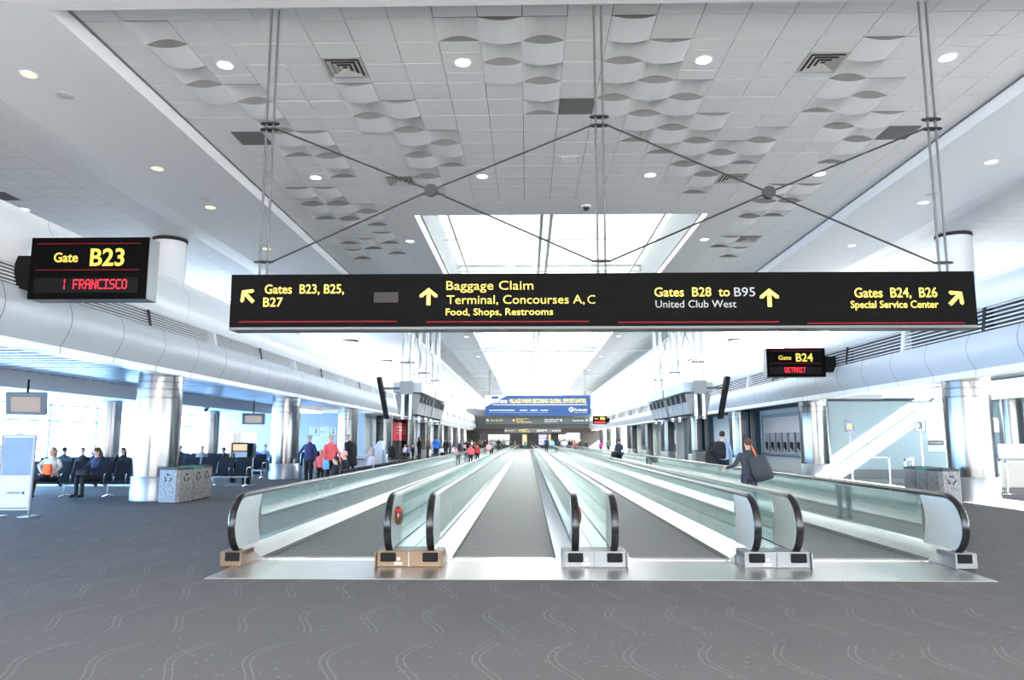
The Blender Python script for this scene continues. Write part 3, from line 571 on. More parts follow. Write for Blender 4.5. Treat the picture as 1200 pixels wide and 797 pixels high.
# flight information racks hanging on posts
for s, nm in ((-1, 'left'), (1, 'right')):
    X = sx(s, 4.97); ya, yb = 25.0, 33.0
    t = thing('flight_information_rack', (X, ya, 2.35), f'hanging flight information rack with rows of tilted monitors on the {nm} side', 'information display')
    for k, y in enumerate((0, 4.0, 7.8)):
        for d in (-.13, .13): m = MB(); m.cyl((d, y, -.05), (d, y, ZC-2.35), .062, 12); m.build('post', 'decksteel', t, smooth=True)
        for zz in (1.85, -.03): m = MB(); m.box(-.24, y-.06, zz, .24, y+.06, zz+.06); m.build('post_clamp', 'rod', t)
    for k, y in enumerate((0, 4.0)):
        for sgn in (-1, 1): m = MB(); m.cyl((0, y+.1, ZC-2.9 if sgn > 0 else 1.9), (0, y+3.8, 1.9 if sgn > 0 else ZC-2.9), .014, 6); m.build('brace_wire', 'rod', t)
    for k, (y0_, y1_) in enumerate(((.15, 3.75), (4.15, 7.7))):
        m = MB(); m.box(-.50, y0_, .86, .50, y1_, 1.22); m.build('header_box', mat('header_box_paint', (.55, .64, .70), .45), t, bevel=.02)
        n = 4; wd = (y1_-y0_)/n
        for i in range(n):
            for f in (1, -1):
                m = MB(); q = MB(); yy0, yy1 = y0_+i*wd+.05, y0_+(i+1)*wd-.05
                m.prism([(f*.06, .84), (f*.44, .80), (f*.30, .12), (f*.20, .10)], yy0, yy1); mo = m.build('monitor', mat('monitor_grey', (.34, .35, .36), .5) if 'mon' not in KIDS else KIDS['mon'], t); KIDS['mon'] = mo.data.materials[0]
                q.prism([(f*.446, .795), (f*.45, .80), (f*.394, .53), (f*.388, .53)], yy0+.06, yy1-.06); q.build('monitor_slot', 'blackp', mo)
                q = MB(); q.prism([(f*.307, .13), (f*.312, .12), (f*.20, .085), (f*.20, .098)], yy0-.02, yy1+.02); q.build('monitor_lip', 'blackp', mo)
    m = MB(); m.box(-.22, -.16, .78, .22, -.07, 1.24); m.build('end_plate', mat('end_plate_grey', (.25, .26, .27), .5), t)
    m = MB(); m.prism([(s*.60, -.05), (s*.72, -.05), (s*1.02, 1.35), (s*.88, 1.38)], -.2, .12); m.build('end_screen', 'blackp', t)
    m = MB(); m.box(min(s*.1, s*.9), -.06, .95, max(s*.1, s*.9), .0, 1.03); m.build('end_bracket', 'rod', t)

# ------------------------------------------------------------------ moving walkways
XB, WY0, WY1 = .842, 9.5, 125.0
BO = [(-4.59, -2.61), (-2.075, -.24), (.254, 2.03), (2.55, 4.59)]
m = MB(); m.box(XB-4.6, 8.74, 0, XB+4.5, WY0+.8, .008); tag(m.build('landing_plate', 'plate'), 'wide shiny steel landing plate in front of the four moving walkways', 'floor plate')
m = MB(); m.box(XB-4.5, WY1+.5, 0, XB+4.5, WY1+4, .008); tag(m.build('landing_plate', 'plate'), 'steel landing plate at the distant end of the moving walkways', 'floor plate')
ER, EZ, EC = .42, .37, .515
def handrail_path():
    pts = []
    for k in range(15):
        a = math.radians(-118+k*(208/14.0)); pts.append((WY0+.36-ER*math.cos(a)*1.0, EC+EZ*math.sin(a)))
    return pts
def hp():                                                # from the inlet, round the nose, to the top
    return [(WY0+.36-ER*math.cos(math.radians(a)), EC+EZ*math.sin(math.radians(a))) for a in np.linspace(-75, 90, 16)]
def walkway(o0, o1, label):
    t = thing('moving_walkway', (XB+(o0+o1)/2, WY0, 0), label, 'moving walkway', 'moving walkways side by side'); hw = (o1-o0)/2
    m = MB(); m.box(-hw+.24, .72, .008, hw-.24, WY1-WY0-.7, .016)
    k = .72
    for j in range(70): m.box(-hw+.25, k, .0162, hw-.25, k+.018, .0165, 1); k += .405
    m.build('pallet_belt', ['belt', 'signgrey'], t)
    m = MB(); m.box(-hw+.24, .60, .008, hw-.24, .735, .022)
    for j in range(60): x = -hw+.26+j*(2*hw-.52)/60; m.box(x, .735, .010, x+.010, .80, .020)
    m.build('comb_plate', 'plate', t)
    for s in (-1, 1):
        X = s*hw; i = -s
        m = MB(); m.prism([(X+i*.02, .215), (X+i*.235, .075), (X+i*.235, .010), (X+i*.02, .010)], .42, WY1-WY0-.3)
        m.prism([(X+i*.02, .215), (X+i*.10, .18), (X+i*.10, .010), (X+i*.02, .010)], .22, .419); m.build('skirt_deck', 'decksteel', t)
        m = MB(); y = .98; L_ = 2.1
        while y < WY1-WY0-1.2: m.box(X-.006, y, .205, X+.006, min(y+L_-.012, WY1-WY0-1.1), .862); y += L_
        m.build('glass_balustrade', 'glassb', t)
        top = [(y-WY0, z) for y, z in hp()]
        inner_ = [(y+.030*(1 if k < 13 else .3), z-(.022 if z > EC else -.02)*abs(z-EC)/EZ) for k, (y, z) in enumerate(top)]
        poly = inner_+[(.95, inner_[-1][1])]+[(.95-.10*math.sin(PI*q/8)*1.0, inner_[-1][1]-(inner_[-1][1]-.205)*q/8) for q in range(1, 8)]+[(.95, .205), (.40, .205)]
        m = MB(); m.plate(poly, X-.018, X+.018, axis=0); m.build('newel_panel', 'newel', t)
        path = [(X, y, z) for y, z in top]+[(X, 2.0, EC+EZ), (X, WY1-WY0-.6, EC+EZ)]+[(X, WY1-WY0-.36+ER*math.cos(math.radians(a)), EC+EZ*math.sin(math.radians(a))) for a in np.linspace(80, -75, 10)]
        m = MB(); m.tube(path, .045, 12, flat=(1.05, .72)); m.build('handrail', 'rubber', t, smooth=True)
        m = MB(); pr = [(X, y+.026, z-(.03 if z > EC else -.028)*abs(z-EC)/EZ) for y, z in top]+[(X, WY1-WY0-.7, EC+EZ-.03)]; m.tube(pr, .02, 8); m.build('handrail_guide', 'decksteel', t, smooth=True)
        m = MB(); m.box(X-.095, .012, .075, X+.095, .32, .185); m.build('handrail_inlet', 'blackp', t, bevel=.012)
        if (s < 0 and o0 < -4) or (s > 0 and o1 > 4):
            m = MB(); a_, b_ = sorted((X-i*.16, X+i*.10)); m.box(a_, .03, .008, b_, .42, .195); m.box(*sorted((X+i*.10, X+i*.125))[:1], .0, .008, sorted((X+i*.10, X+i*.125))[1], .44, .20); m.build('entry_cover', 'tan' if s < 0 else 'alum', t, bevel=.008)  # left cover coloured tan for the reflections on it
            m = MB(); a_, b_ = sorted((X-i*.02, X-i*.16)); m.box(a_, .42, .008, b_, WY1-WY0-.3, .20); m.build('outer_deck', 'decksteel', t)
    return t
for (a, b), lab in zip(BO, ('moving walkway furthest left, next to the gate seating', 'moving walkway left of centre, seen straight along its empty grey belt', 'moving walkway right of centre with an empty grey belt', 'moving walkway furthest right, carrying a woman with a large shoulder bag')): walkway(a, b, lab)
for k, (a, b, nm) in enumerate(((-2.61, -2.075, 'left'), (-.24, .254, 'middle'), (2.03, 2.55, 'right'))):
    t = thing('balustrade_gap_deck', (XB+(a+b)/2, WY0, 0), f'pale metal deck between two glass balustrades, {nm} of the three gaps', 'deck'); hw = (b-a)/2
    m = MB(); m.box(-hw+.012, .45, .10, hw-.012, WY1-WY0-.5, .19); m.build('deck_panel', 'deckpale', t)
    m = MB(); m.box(-.004, .46, .1901, .004, WY1-WY0-.6, .1915); m.build('deck_seam', 'signgrey', t)
    m = MB(); m.box(-hw-.145, .05, .009, hw+.145, .11, .205); m.box(-hw-.165, .0, .009, -hw-.146, .40, .20); m.box(hw+.146, .0, .009, hw+.165, .40, .20); m.build('front_cover', 'alum' if k else 'tan', t, bevel=.006)  # tan reflections put into the metal colour of the left gap's cover
    m = MB(); m.box(-hw-.14, .11, .15, hw+.14, .44, .205); m.build('top_cover', 'alum', t)
    m = MB(); m.box(-.01, .03, .012, .01, .05, .19); m.build('cover_rib', 'alum', t)
    m = MB(); m.tube([(-hw+.135, .043, .11), (-hw+.135, .05, .11)], .018, 14); m.build('key_switch', 'chrome', t)
    m = MB(); m.box(-hw+.08, .044, .035, -hw+.18, .0495, .065); m.build('label_plate', 'paper', t)
    m = MB(); m.ell((-hw+.055, .48, .60), (.06, .125, .125), 16, 12); e = m.build('emergency_stop', 'bronze', t, smooth=True)
    m = MB(); m.box(-hw+.03, .36, .66, -hw+.095, .43, .69); m.build('stop_button', 'red', e)

# ------------------------------------------------------------------ gate furniture
def recycle_mark(m, cx, cz, r, y):
    for k in range(3):
        a = 2*PI*k/3+PI/2; pts = []
        for q, rr in ((-.75, .72), (-.75, 1.0), (.25, 1.0), (.25, 1.18), (.62, .86), (.25, .55), (.25, .72)): pts.append((cx+r*rr*math.cos(a+q), cz+r*rr*math.sin(a+q)))
        m.plate(pts, y-.004, y, axis=1)
def bin_(x, y, rz, lidm, label, mark=True, wd=.56, h=.90, name='recycling_bin', cat='bin', grp=None):
    t = thing(name, (x, y, 0), label, cat, grp, rz); w2 = wd/2; c = .07
    oc = [(-w2+c, -w2), (w2-c, -w2), (w2, -w2+c), (w2, w2-c), (w2-c, w2), (-w2+c, w2), (-w2, w2-c), (-w2, -w2+c)]
    m = MB(); m.plate(oc, .02, h-.07); m.build('body', 'granite', t)
    m = MB(); m.plate([(u*.96, v*.96) for u, v in oc], 0, .02); m.build('plinth', 'blackp', t)
    m = MB(); m.plate([(u*1.03, v*1.03) for u, v in oc], h-.07, h-.02); m.plate([(u*.8, v*.8) for u, v in oc], h-.02, h); m.build('lid', lidm, t, bevel=.008)
    m = MB(); m.tube([(0, 0, h), (0, 0, h+.004)], .10, 20); m.build('opening', 'dark', t)
    if mark:
        for r in (0, PI/2):
            m = MB(); recycle_mark(m, 0, h*.70, .11, -w2-.0005); m.xform(Matrix.Rotation(r, 4, 'Z')); m.build('recycling_mark', 'blackp', t)
    return t
for px, Y, lid, wd, lab in ((206.5, 19.2, 'binlid', .62, 'speckled recycling bin with black lid, nearest of three by the left column'), (221.5, 19.95, 'bingreen', .58, 'speckled recycling bin with green lid, second of three by the left column'), (231.5, 20.7, 'binlid', .58, 'speckled bin with dark lid, furthest of three by the left column')):
    bin_(at(px, 560, Y).x, Y, math.radians(-12), lid, lab, wd=wd)
bin_(-8.75, 30.3, math.radians(-10), 'binlid', 'speckled bin beside the second left column, by the woman in navy', wd=.7)
for px, Y, lid, lab in ((1077, 19.4, 'binlid', 'speckled recycling bin with dark lid, leftmost of three by the right column'), (1092, 18.7, 'bingreen', 'recycling bin with green lid, middle of three by the right column'), (1106, 18.0, 'binlid', 'recycling bin with dark lid, rightmost of three against the right column')):
    bin_(at(px, 560, Y).x, Y, math.radians(6), lid, lab, wd=.54, h=.93)
p = at(821, 545, 44); t = bin_(p.x, 44, 0, 'binlid', 'grey metal litter bin against the far right wall', False, .8, 1.0, 'litter_bin')

def bench(n, loc, rz, label, grp='black airport seats in rows', seatm='seatblk', backm='seatblk'):
    t = thing('airport_bench', loc, label, 'seating', grp, rz); W_ = .62
    m = MB(); m.box(-n*W_/2, -.03, .30, n*W_/2, .03, .36); m.build('beam', 'chrome', t)
    for k in range(0, n+1, 2 if n > 2 else n):
        x = -n*W_/2+k*W_; x = max(-n*W_/2+.12, min(n*W_/2-.12, x))
        m = MB(); m.tube([(x, -.28, .022), (x, -.05, .06), (x, .05, .06), (x, .28, .022)], .022, 8); m.cyl((x, 0, .05), (x, 0, .31), .03, 10); m.build('leg', 'chrome', t, smooth=True)
    for i in range(n):
        x = -n*W_/2+(i+.5)*W_
        m = MB(); pr = [(-.27, .40), (-.24, .375), (.20, .36), (.24, .40), (.20, .44), (-.20, .465), (-.27, .44)]
        m.plate([(y, z) for y, z in pr], x-.275, x+.275, axis=0); m.build('seat', seatm, t, bevel=.015)
        m = MB(); m.plate([(.20, .43), (.255, .42), (.40, .98), (.35, 1.0)], x-.275, x+.275, axis=0); m.build('backrest', backm, t, bevel=.015)
    for i in range(n+1):
        x = -n*W_/2+i*W_
        m = MB(); m.tube([(x, .22, .38), (x, .20, .62), (x, .12, .66), (x, -.20, .65), (x, -.24, .60), (x, -.22, .40)], .016, 8); m.build('armrest', 'chrome', t, smooth=True)
    return t
b0 = bench(6, (-12.5, 20.9, 0), 0, 'row of black seats beside the left column, facing the camera', )
for (x, y, rz, lab) in ((-15.4, 25.6, 0, 'row of dark seats behind the first row, nearer the windows'), (-15.4, 26.6, PI, 'row of seats back to back with the second row, facing the windows'), (-11.5, 25.6, 0, 'row of dark seats just behind the left column'), (-12.9, 31.0, 0, 'row of seats beyond the pay phone stand'), (-15.5, 33.5, 0, 'row of seats by the window wall, behind the slimmer column'), (-10.6, 36.2, 0, 'row of seats before the blue grey gate wall')):
    copy_tree(b0, (x, y, 0), lab, rz)
for k, y in enumerate((20.3, 24.4, 28.6)):
    copy_tree(b0, (-5.0, y, 0), f'row of black seats along the outer side of the leftmost walkway, {ORD[k]} from the camera', -PI/2).scale = (1, 1, .86)

# white poster stand at the left edge
t = thing('poster_stand', (gnd(14.5, 606).x, gnd(14.5, 606).y, 0), 'white poster stand on a flat foot at the left edge', 'sign stand', rz=math.radians(6)); t.scale = (.86, 1, 1)
m = MB(); m.box(-.40, -.03, .10, -.36, .03, 1.72); m.box(.36, -.03, .06, .40, .03, 1.72); m.box(-.36, -.03, 1.68, .36, .03, 1.72); m.build('frame', 'alum', t)
m = MB(); m.box(-.36, -.015, .14, .36, .015, 1.68); m.build('panel', 'posterw', t)
m = MB(); m.box(-.335, -.022, .86, .335, -.0155, 1.65); m.build('poster', 'poster', t)
m = MB(); m.box(-.335, -.0205, .17, .335, -.0155, .19); m.build('bottom_line', 'navy', t)
lettering('UNITED', -.18, .14, .475, .52, -.016, 'navy', t, .01)
m = MB(); m.box(.18, -.0205, .47, .235, -.0155, .525); m.build('logo', 'blue', t)
for x in (-.38, .38): m = MB(); m.box(x-.14, -.22, 0, x+.14, .22, .022); m.box(x-.02, -.03, .02, x+.02, .03, .12); m.build('foot', 'alum', t)
m = MB(); m.box(-.09, -.02, 1.72, .09, .02, 1.75); m.build('top_clip', 'alum', t)

# pay phone stand
px_ = gnd(280, 569); t = thing('pay_phone_stand', (px_.x, px_.y, 0), 'curved steel pay phone stand between the bins and the family', 'pay phone')
m = MB(); R = []
for k in range(9): a = -PI/2+(k-4)*.23; R.append((.62*math.cos(a)*.95, .30+.62*math.sin(a)*-.4-.25))
poly = [(x, y) for x, y in R]+[(x, y+.03) for x, y in R[::-1]]
m.plate(poly, .95, 1.86); m.build('curved_screen', 'steel', t)
for x in (-.42, .42): m = MB(); m.cyl((x, .08, 0), (x, .08, .96), .028, 10); m.build('post', 'chrome', t, smooth=True)
m = MB(); m.box(-.5, -.22, 0, .5, .3, .02); m.build('foot_plate', 'alum', t)
m = MB(); m.box(-.34, -.14, .86, .34, .06, .90); m.build('shelf', 'alum', t)
m = MB(); m.box(-.30, -.06, .94, .30, .03, 1.50); ph = m.build('phone_unit', 'blackp', t, bevel=.01)
m = MB(); m.box(-.25, -.068, 1.22, .25, -.061, 1.45); m.build('phone_screen', 'screeno', ph)
m = MB(); m.box(-.26, -.066, .97, .26, -.061, 1.18); m.build('keypad_plate', 'alum', ph)
m = MB(); m.tube([(-.2, -.09, 1.0), (-.21, -.10, 1.07), (-.2, -.09, 1.14)], .022, 8); m.build('handset', 'blackp', ph, smooth=True)
m = MB(); m.box(.10, -.02, .03, .36, .12, .78); m.build('directory_box', 'blackp', t, bevel=.01)
m = MB(); m.box(-.32, -.02, .10, -.16, .1, .80); m.build('cable_duct', 'blackp', t)

# hanging monitors over the gate seating
def monitor(px, py, Y, top, label, wd=.95):
    p = at(px, py, Y); t = thing('hanging_monitor', (p.x, Y, p.z), label, 'monitor', rz=.35)
    m = MB(); m.box(-wd/2, -.05, -.30, wd/2, .10, .30, rot=(.30, 0, 0)); m.build('monitor_case', 'alum', t, bevel=.015)
    m = MB(); m.box(-wd*.36, -.064, -.20, wd*.36, -.054, .20, rot=(.30, 0, 0), org=(0, .025, 0)); m.build('screen_glass', 'screen', t)
    m = MB(); m.cyl((0, .03, .28), (0, .03, top-p.z), .03, 8); m.build('ceiling_pole', 'blackp', t, smooth=True)
monitor(31, 473, 19.5, 3.22, 'grey monitor hung from the ceiling before the left window wall'); monitor(297, 491, 40, 3.78, 'grey monitor with a pinkish picture hung before the gate wall', 1.2)
t = thing('dome_camera', (-16.2, 36.8, 3.218), 'dark dome camera under the ceiling beam at the left', 'camera'); m = MB(); m.lathe([(.16, .0), (.16, -.04), (.13, -.06)], n=20); m.build('mount_ring', 'alum', t); m = MB(); m.ell((0, 0, -.06), (.13, .13, .14), 16, 10); m.build('camera_dome', 'rubber', t, smooth=True)

# standing pole signs and belt barriers
def pole_sign(px, py, Y, label, face='posterw', mk='8'):
    p = at(px, py, Y); t = thing('pole_sign', (p.x, Y, 0), label, 'sign', 'small square gate signs on poles')
    m = MB(); m.lathe([(.17, 0), (.17, .02), (.03, .035)], n=20); m.build('foot', 'alum', t, smooth=True)
    m = MB(); m.cyl((0, 0, .03), (0, 0, p.z-.2), .026, 10); m.build('pole', 'posterw', t, smooth=True)
    m = MB(); m.box(-.19, -.015, p.z-.22, .19, .015, p.z+.22); m.build('sign_frame', 'alum', t); m = MB(); m.box(-.165, -.019, p.z-.195, .165, -.0155, p.z+.195); m.build('sign_face', face, t)
    if mk: lettering(mk, -.07, .07, p.z-.10, p.z+.12, -.02, 'signgrey', t, .02)
    else: m = MB(); m.box(-.10, -.024, p.z-.14, .10, -.0195, p.z+.08); m.build('notice', 'screeno', t)
pole_sign(995, 499, 27.8, 'pole sign with a coloured notice before the pale blue wall', 'poster', None); pole_sign(1078, 499, 26.5, 'white square pole sign just left of the right column', 'posterw', '3'); pole_sign(1163, 498, 24.5, 'white square pole sign just right of the right column', 'posterw', '5')
pole_sign(370, 505.5, 37.4, 'white square pole sign behind the woman in navy', 'posterw', '3'); pole_sign(390.5, 505.5, 37.4, 'white square pole sign behind the woman in coral', 'posterw', '2')
def stanchion(px, Y, label, belt=None):
    x = at(px, 540, Y).x; t = thing('belt_barrier_post', (x, Y, 0), label, 'barrier', 'belt barrier posts')
    m = MB(); m.lathe([(.17, 0), (.17, .015), (.04, .03)], n=20); m.build('foot', 'chrome', t, smooth=True)
    m = MB(); m.cyl((0, 0, .03), (0, 0, .93), .032, 12); m.build('post', 'chrome', t, smooth=True); m = MB(); m.cyl((0, 0, .93), (0, 0, 1.0), .036, 12); m.build('belt_head', 'blue', t)
    if belt: bxx = at(belt[0], 540, belt[1]); m = MB(); v = Vector((bxx.x-x, belt[1]-Y, 0)); n_ = v.normalized().cross(Vector((0, 0, 1)))*.002; a_ = v.normalized()*.036; m.add([a_-n_+Vector((0, 0, .935)), v-a_-n_+Vector((0, 0, .935)), v-a_-n_+Vector((0, 0, .985)), a_-n_+Vector((0, 0, .985)), a_+n_+Vector((0, 0, .935)), v-a_+n_+Vector((0, 0, .935)), v-a_+n_+Vector((0, 0, .985)), a_+n_+Vector((0, 0, .985))], [(0, 1, 2, 3), (4, 7, 6, 5), (0, 4, 5, 1), (3, 2, 6, 7), (0, 3, 7, 4), (1, 5, 6, 2)]); m.build('belt_strap', 'banw', t)
stanchion(1042, 27.2, 'belt barrier post left of the speckled bins, the further one', (1000, 28)); stanchion(1060.5, 24.0, 'belt barrier post just left of the speckled bins', (1069, 25.8)); stanchion(1069.5, 25.8, 'belt barrier post half hidden behind the bins')
stanchion(1171, 23.6, 'belt barrier post right of the right column', (1163, 24.5)); stanchion(1178.5, 22.3, 'rightmost belt barrier post with a white strap', (1203, 22.0))

# check-in desk at the right edge, gate podium on the left, wall fittings
t = thing('gate_desk', (at(1192, 545, 25.5).x+.5, 25.5, 0), 'pale gate desk with a small white sign at the right edge', 'desk')
m = MB(); m.box(-1.2, 0, 0, 1.4, .7, 1.05); m.build('desk_body', mat('desk_beige', (.50, .48, .42), .5), t, bevel=.02); m = MB(); m.box(-1.25, -.05, 1.05, 1.45, .75, 1.10); m.build('desk_top', 'alum', t)
m = MB(); m.box(-1.15, -.12, .98, .2, -.06, 1.46); m.build('sign_panel', 'posterw', t); m = MB(); m.tube([(-.25, -.125, 1.28), (-.25, -.1205, 1.28)], .07, 16); m.build('logo', 'blue', t)
t = thing('gate_podium', (at(431, 540, 38).x, 38, 0), 'white slope fronted gate podium behind the man in the black coat', 'desk')
m = MB(); m.plate([(-.9, 0), (.8, 0), (.8, 1.55), (.62, 1.55), (.1, .95), (-.9, .62)], -.35, .35, axis=1); m.build('podium_body', 'posterw', t, bevel=.02); m = MB(); m.box(-.95, -.4, .60, -.1, .4, .64); m.build('counter_top', 'seatblue', t)
m = MB(); m.box(.80, -.3, 0, .86, .3, 1.1); m.build('side_panel', 'poster', t)
t = thing('wall_plate', (at(1098, 519, 31.1).x, 31.198, at(1098, 519, 31.1).z), 'small dark plate on the pale blue wall by the right column', 'sign')
m = MB(); m.box(-.32, -.02, -.09, .32, 0, .09); m.build('plate_board', 'signgrey', t); lettering('STAR ALLIANCE', -.26, .26, -.025, .03, -.021, 'banw', t)
t = thing('wall_panel', (at(1098, 480, 31.1).x, 31.198, 0), 'tall white panel on the pale blue wall left of the right column', 'panel'); m = MB(); m.box(-.45, -.015, 1.1, .45, 0, 3.15); m.build('panel_board', 'posterw', t)
# telephone niche on the right wall
t = thing('telephone_bank', (12.9, 37.2, 0), 'row of steel wall telephones in a framed niche on the right', 'telephones')
m = MB(); m.box(-.06, -3.6, .75, 0, 3.6, .85); m.box(-.06, -3.6, 2.75, 0, 3.6, 2.95); m.box(-.06, -3.6, .85, 0, -3.45, 2.75); m.box(-.06, 3.45, .85, 0, 3.6, 2.75); m.build('niche_frame', 'mull', t)
m = MB(); m.box(-.02, -3.45, .85, 0, 3.45, 2.75); m.build('niche_back', mat('niche_back', (.50, .46, .44), .35, .4), t)
m = MB(); m.box(-.32, -2.9, .86, -.02, 2.9, .93); m.build('shelf', 'decksteel', t)
for k in range(6):
    y = -2.3+k*.92; m = MB(); m.box(-.22, y-.33, 1.0, -.02, y+.33, 1.95); u = m.build('telephone', 'alum', t, bevel=.02)
    m = MB(); m.tube([(-.25, y-.15, 1.12), (-.27, y-.15, 1.30), (-.25, y-.15, 1.48)], .035, 8); m.build('handset', 'blackp', u, smooth=True); m = MB(); m.box(-.23, y, 1.2, -.2205, y+.22, 1.5); m.build('keypad', 'blackp', u)
def wall_board(y0, y1, z0, z1, x, face, label, frame='mull', extra=None, cat='poster', s=1):
    t = thing('wall_poster', (x, (y0+y1)/2, z0), label, cat); h = (y1-y0)/2; H_ = z1-z0
    m = MB(); m.box(*sorted((0, -s*.05))[:1], -h, 0, sorted((0, -s*.05))[1], h, H_); m.build('frame', frame, t)
    m = MB(); a_, b_ = sorted((-s*.0505, -s*.06)); m.box(a_, -h+.08, .08, b_, h-.08, H_-.08); m.build('poster_face', face, t)
    if extra:
        for f, u0, u1, v0, v1 in extra: m = MB(); a_, b_ = sorted((-s*.0605, -s*.068)); m.box(a_, -h+2*h*u0, H_*v0, b_, -h+2*h*u1, H_*v1); m.build('poster_block', f, t)
    return t
wall_board(53.9, 57.0, .5, 2.75, 12.9, mat('photo_poster', (.16, .17, .18), .4, noise=.9, nscale=1.6), 'grey framed photo poster on the right wall under the monitors')
wall_board(63.8, 68.0, .3, 3.0, 12.9, 'posterw', 'white wall board with blue blocks far along the right wall', 'posterw', [('blue', .15, .85, .80, .97), ('blue', .1, .9, .08, .36), ('poster', .4, .6, .5, .75)])
wall_board(78, 84, .3, 3.0, 12.9, 'posterw', 'white wall board with an orange band far along the right wall', 'posterw', [('blue', .3, .7, .62, .95), ('screeno', .1, .9, .46, .54)])
t = thing('door_sign_panel', (12.9, 43.5, 1.2), 'tall narrow white sign beside the right telephone niche', 'sign'); m = MB(); m.box(-.05, -.4, 0, 0, .4, 1.5); m.build('sign_board', 'posterw', t); m = MB(); m.box(-.056, -.3, 1.1, -.0505, .3, 1.4); m.build('sign_print', 'signgrey', t)
wall_board(60.5, 65.5, 1.55, 3.05, sx(-1, 11.9), 'redsign', 'red wall sign above a dark recess on the left', 'redsign', [('banw', .2, .8, .55, .60), ('banw', .2, .7, .72, .78), ('banw', .2, .5, .38, .42)], 'sign', -1)
m = MB(); m.box(sx(-1, 11.9), 58, 0, sx(-1, 11.86), 70, 3.3); m.build('trim_3', 'dark', kind='structure')
t = thing('wall_poster', (-15.4, 46.99, .95), 'white map poster on the gate wall behind the second left column', 'poster'); q = at(376, 505, 46.9); t.location = (q.x, 46.995, .9)
m = MB(); m.box(-.75, -.03, 0, .75, 0, 1.55); m.build('poster_sheet', 'posterw', t); m = MB(); m.box(-.8, -.035, -.12, .8, 0, -.001); m.build('ledge', 'blackp', t); lettering('UNITED', -.35, .25, 1.15, 1.25, -.031, 'signgrey', t)
# lit shop fronts at the far end
for px0, px1, f, lab in ((-.9, .55, 'shopo', 'glowing orange shop display at the far end of the hall'), (2.1, 3.6, 'shopp', 'glowing purple display case at the far end of the hall'), (3.9, 5.2, 'shopo', 'amber lit shop window right of the purple display'), (-7.2, -3.3, 'shopw', 'bright white shop front at the far end, left side'), (5.6, 8.8, 'shopw', 'bright white shop front at the far end, right side')):
    t = thing('shop_display', ((px0+px1)/2+XC-.86, Y1+2.2, 0), lab, 'shop display'); h = (px1-px0)/2
    m = MB(); m.box(-h, .3, 0, h, .5, 2.6); m.build('display_back', 'paper', t); m = MB(); m.box(-h, .28, .7 if f != 'shopw' else 1.7, h, .2999, 2.5); m.build('lit_panel', f, t)
    m = MB()
    for z in (.65, 1.25, 1.85, 2.5): m.box(-h, 0, z, h, .27, z+.05)
    m.build('shelves', 'farwall', t); m = MB(); m.box(-h, -.02, 0, h, .27, .6); m.build('counter', 'farwall', t)
t = thing('shop_pillar', (at(650, 510, Y1-1).x, Y1-1, 0), 'black pillar between the two lit displays at the far end', 'pillar'); m = MB(); m.box(-.7, -.4, 0, .7, .4, 2.84); m.build('pillar_body', 'dark', t)

# ------------------------------------------------------------------ people
def cm(name, c, r=.8): 
    if name not in M: M[name] = mat(name, c, r, noise=.12, nscale=14)
    return name
for n_, c_ in dict(skin_fair=(.62, .38, .28), skin_tan=(.45, .25, .17), skin_pink=(.70, .40, .32), hair_black=(.02, .017, .015), hair_brown=(.10, .055, .03), hair_blond=(.52, .36, .18), hair_grey=(.34, .32, .31), hair_ashblond=(.26, .185, .11),
    cl_navy=(.025, .03, .11), cl_black=(.010, .010, .012), cl_coral=(.95, .14, .16), cl_charcoal=(.045, .05, .058), cl_denim=(.05, .07, .11), cl_blue=(.02, .16, .60), cl_lightblue=(.32, .46, .72), cl_cream=(.60, .57, .50), cl_lilac=(.62, .56, .70), cl_white=(.80, .80, .82),
    cl_pink=(.85, .42, .45), cl_red=(.60, .04, .05), cl_magenta=(.70, .04, .35), cl_green=(.10, .18, .13), cl_olive=(.12, .10, .07), cl_grey=(.28, .28, .30), cl_dblue=(.014, .026, .06), cl_sky=(.20, .55, .85), cl_teal=(.04, .25, .25), cl_orange=(.95, .16, .03), cl_brown=(.16, .08, .05), cl_purple=(.25, .15, .55), shoe_black=(.012, .012, .012), shoe_tan=(.4, .3, .2)).items(): cm(n_, c_)
M['eye_dark'] = mat('eye_dark', (.02, .015, .012), .2); M['lips'] = mat('lips', (.45, .16, .14), .5)
V = Vector
def capsule(m, p, q, r0, r1, n=10):
    p, q = V(p), V(q); d = (q-p); L = d.length; d = d/L if L > 1e-6 else V((0, 0, 1))
    path = [p-d*r0*.92, p-d*r0*.6, p, q, q+d*r1*.6, q+d*r1*.92]; m.tube(path, [r0*.35, r0*.8, r0, r1, r1*.8, r1*.35], n)
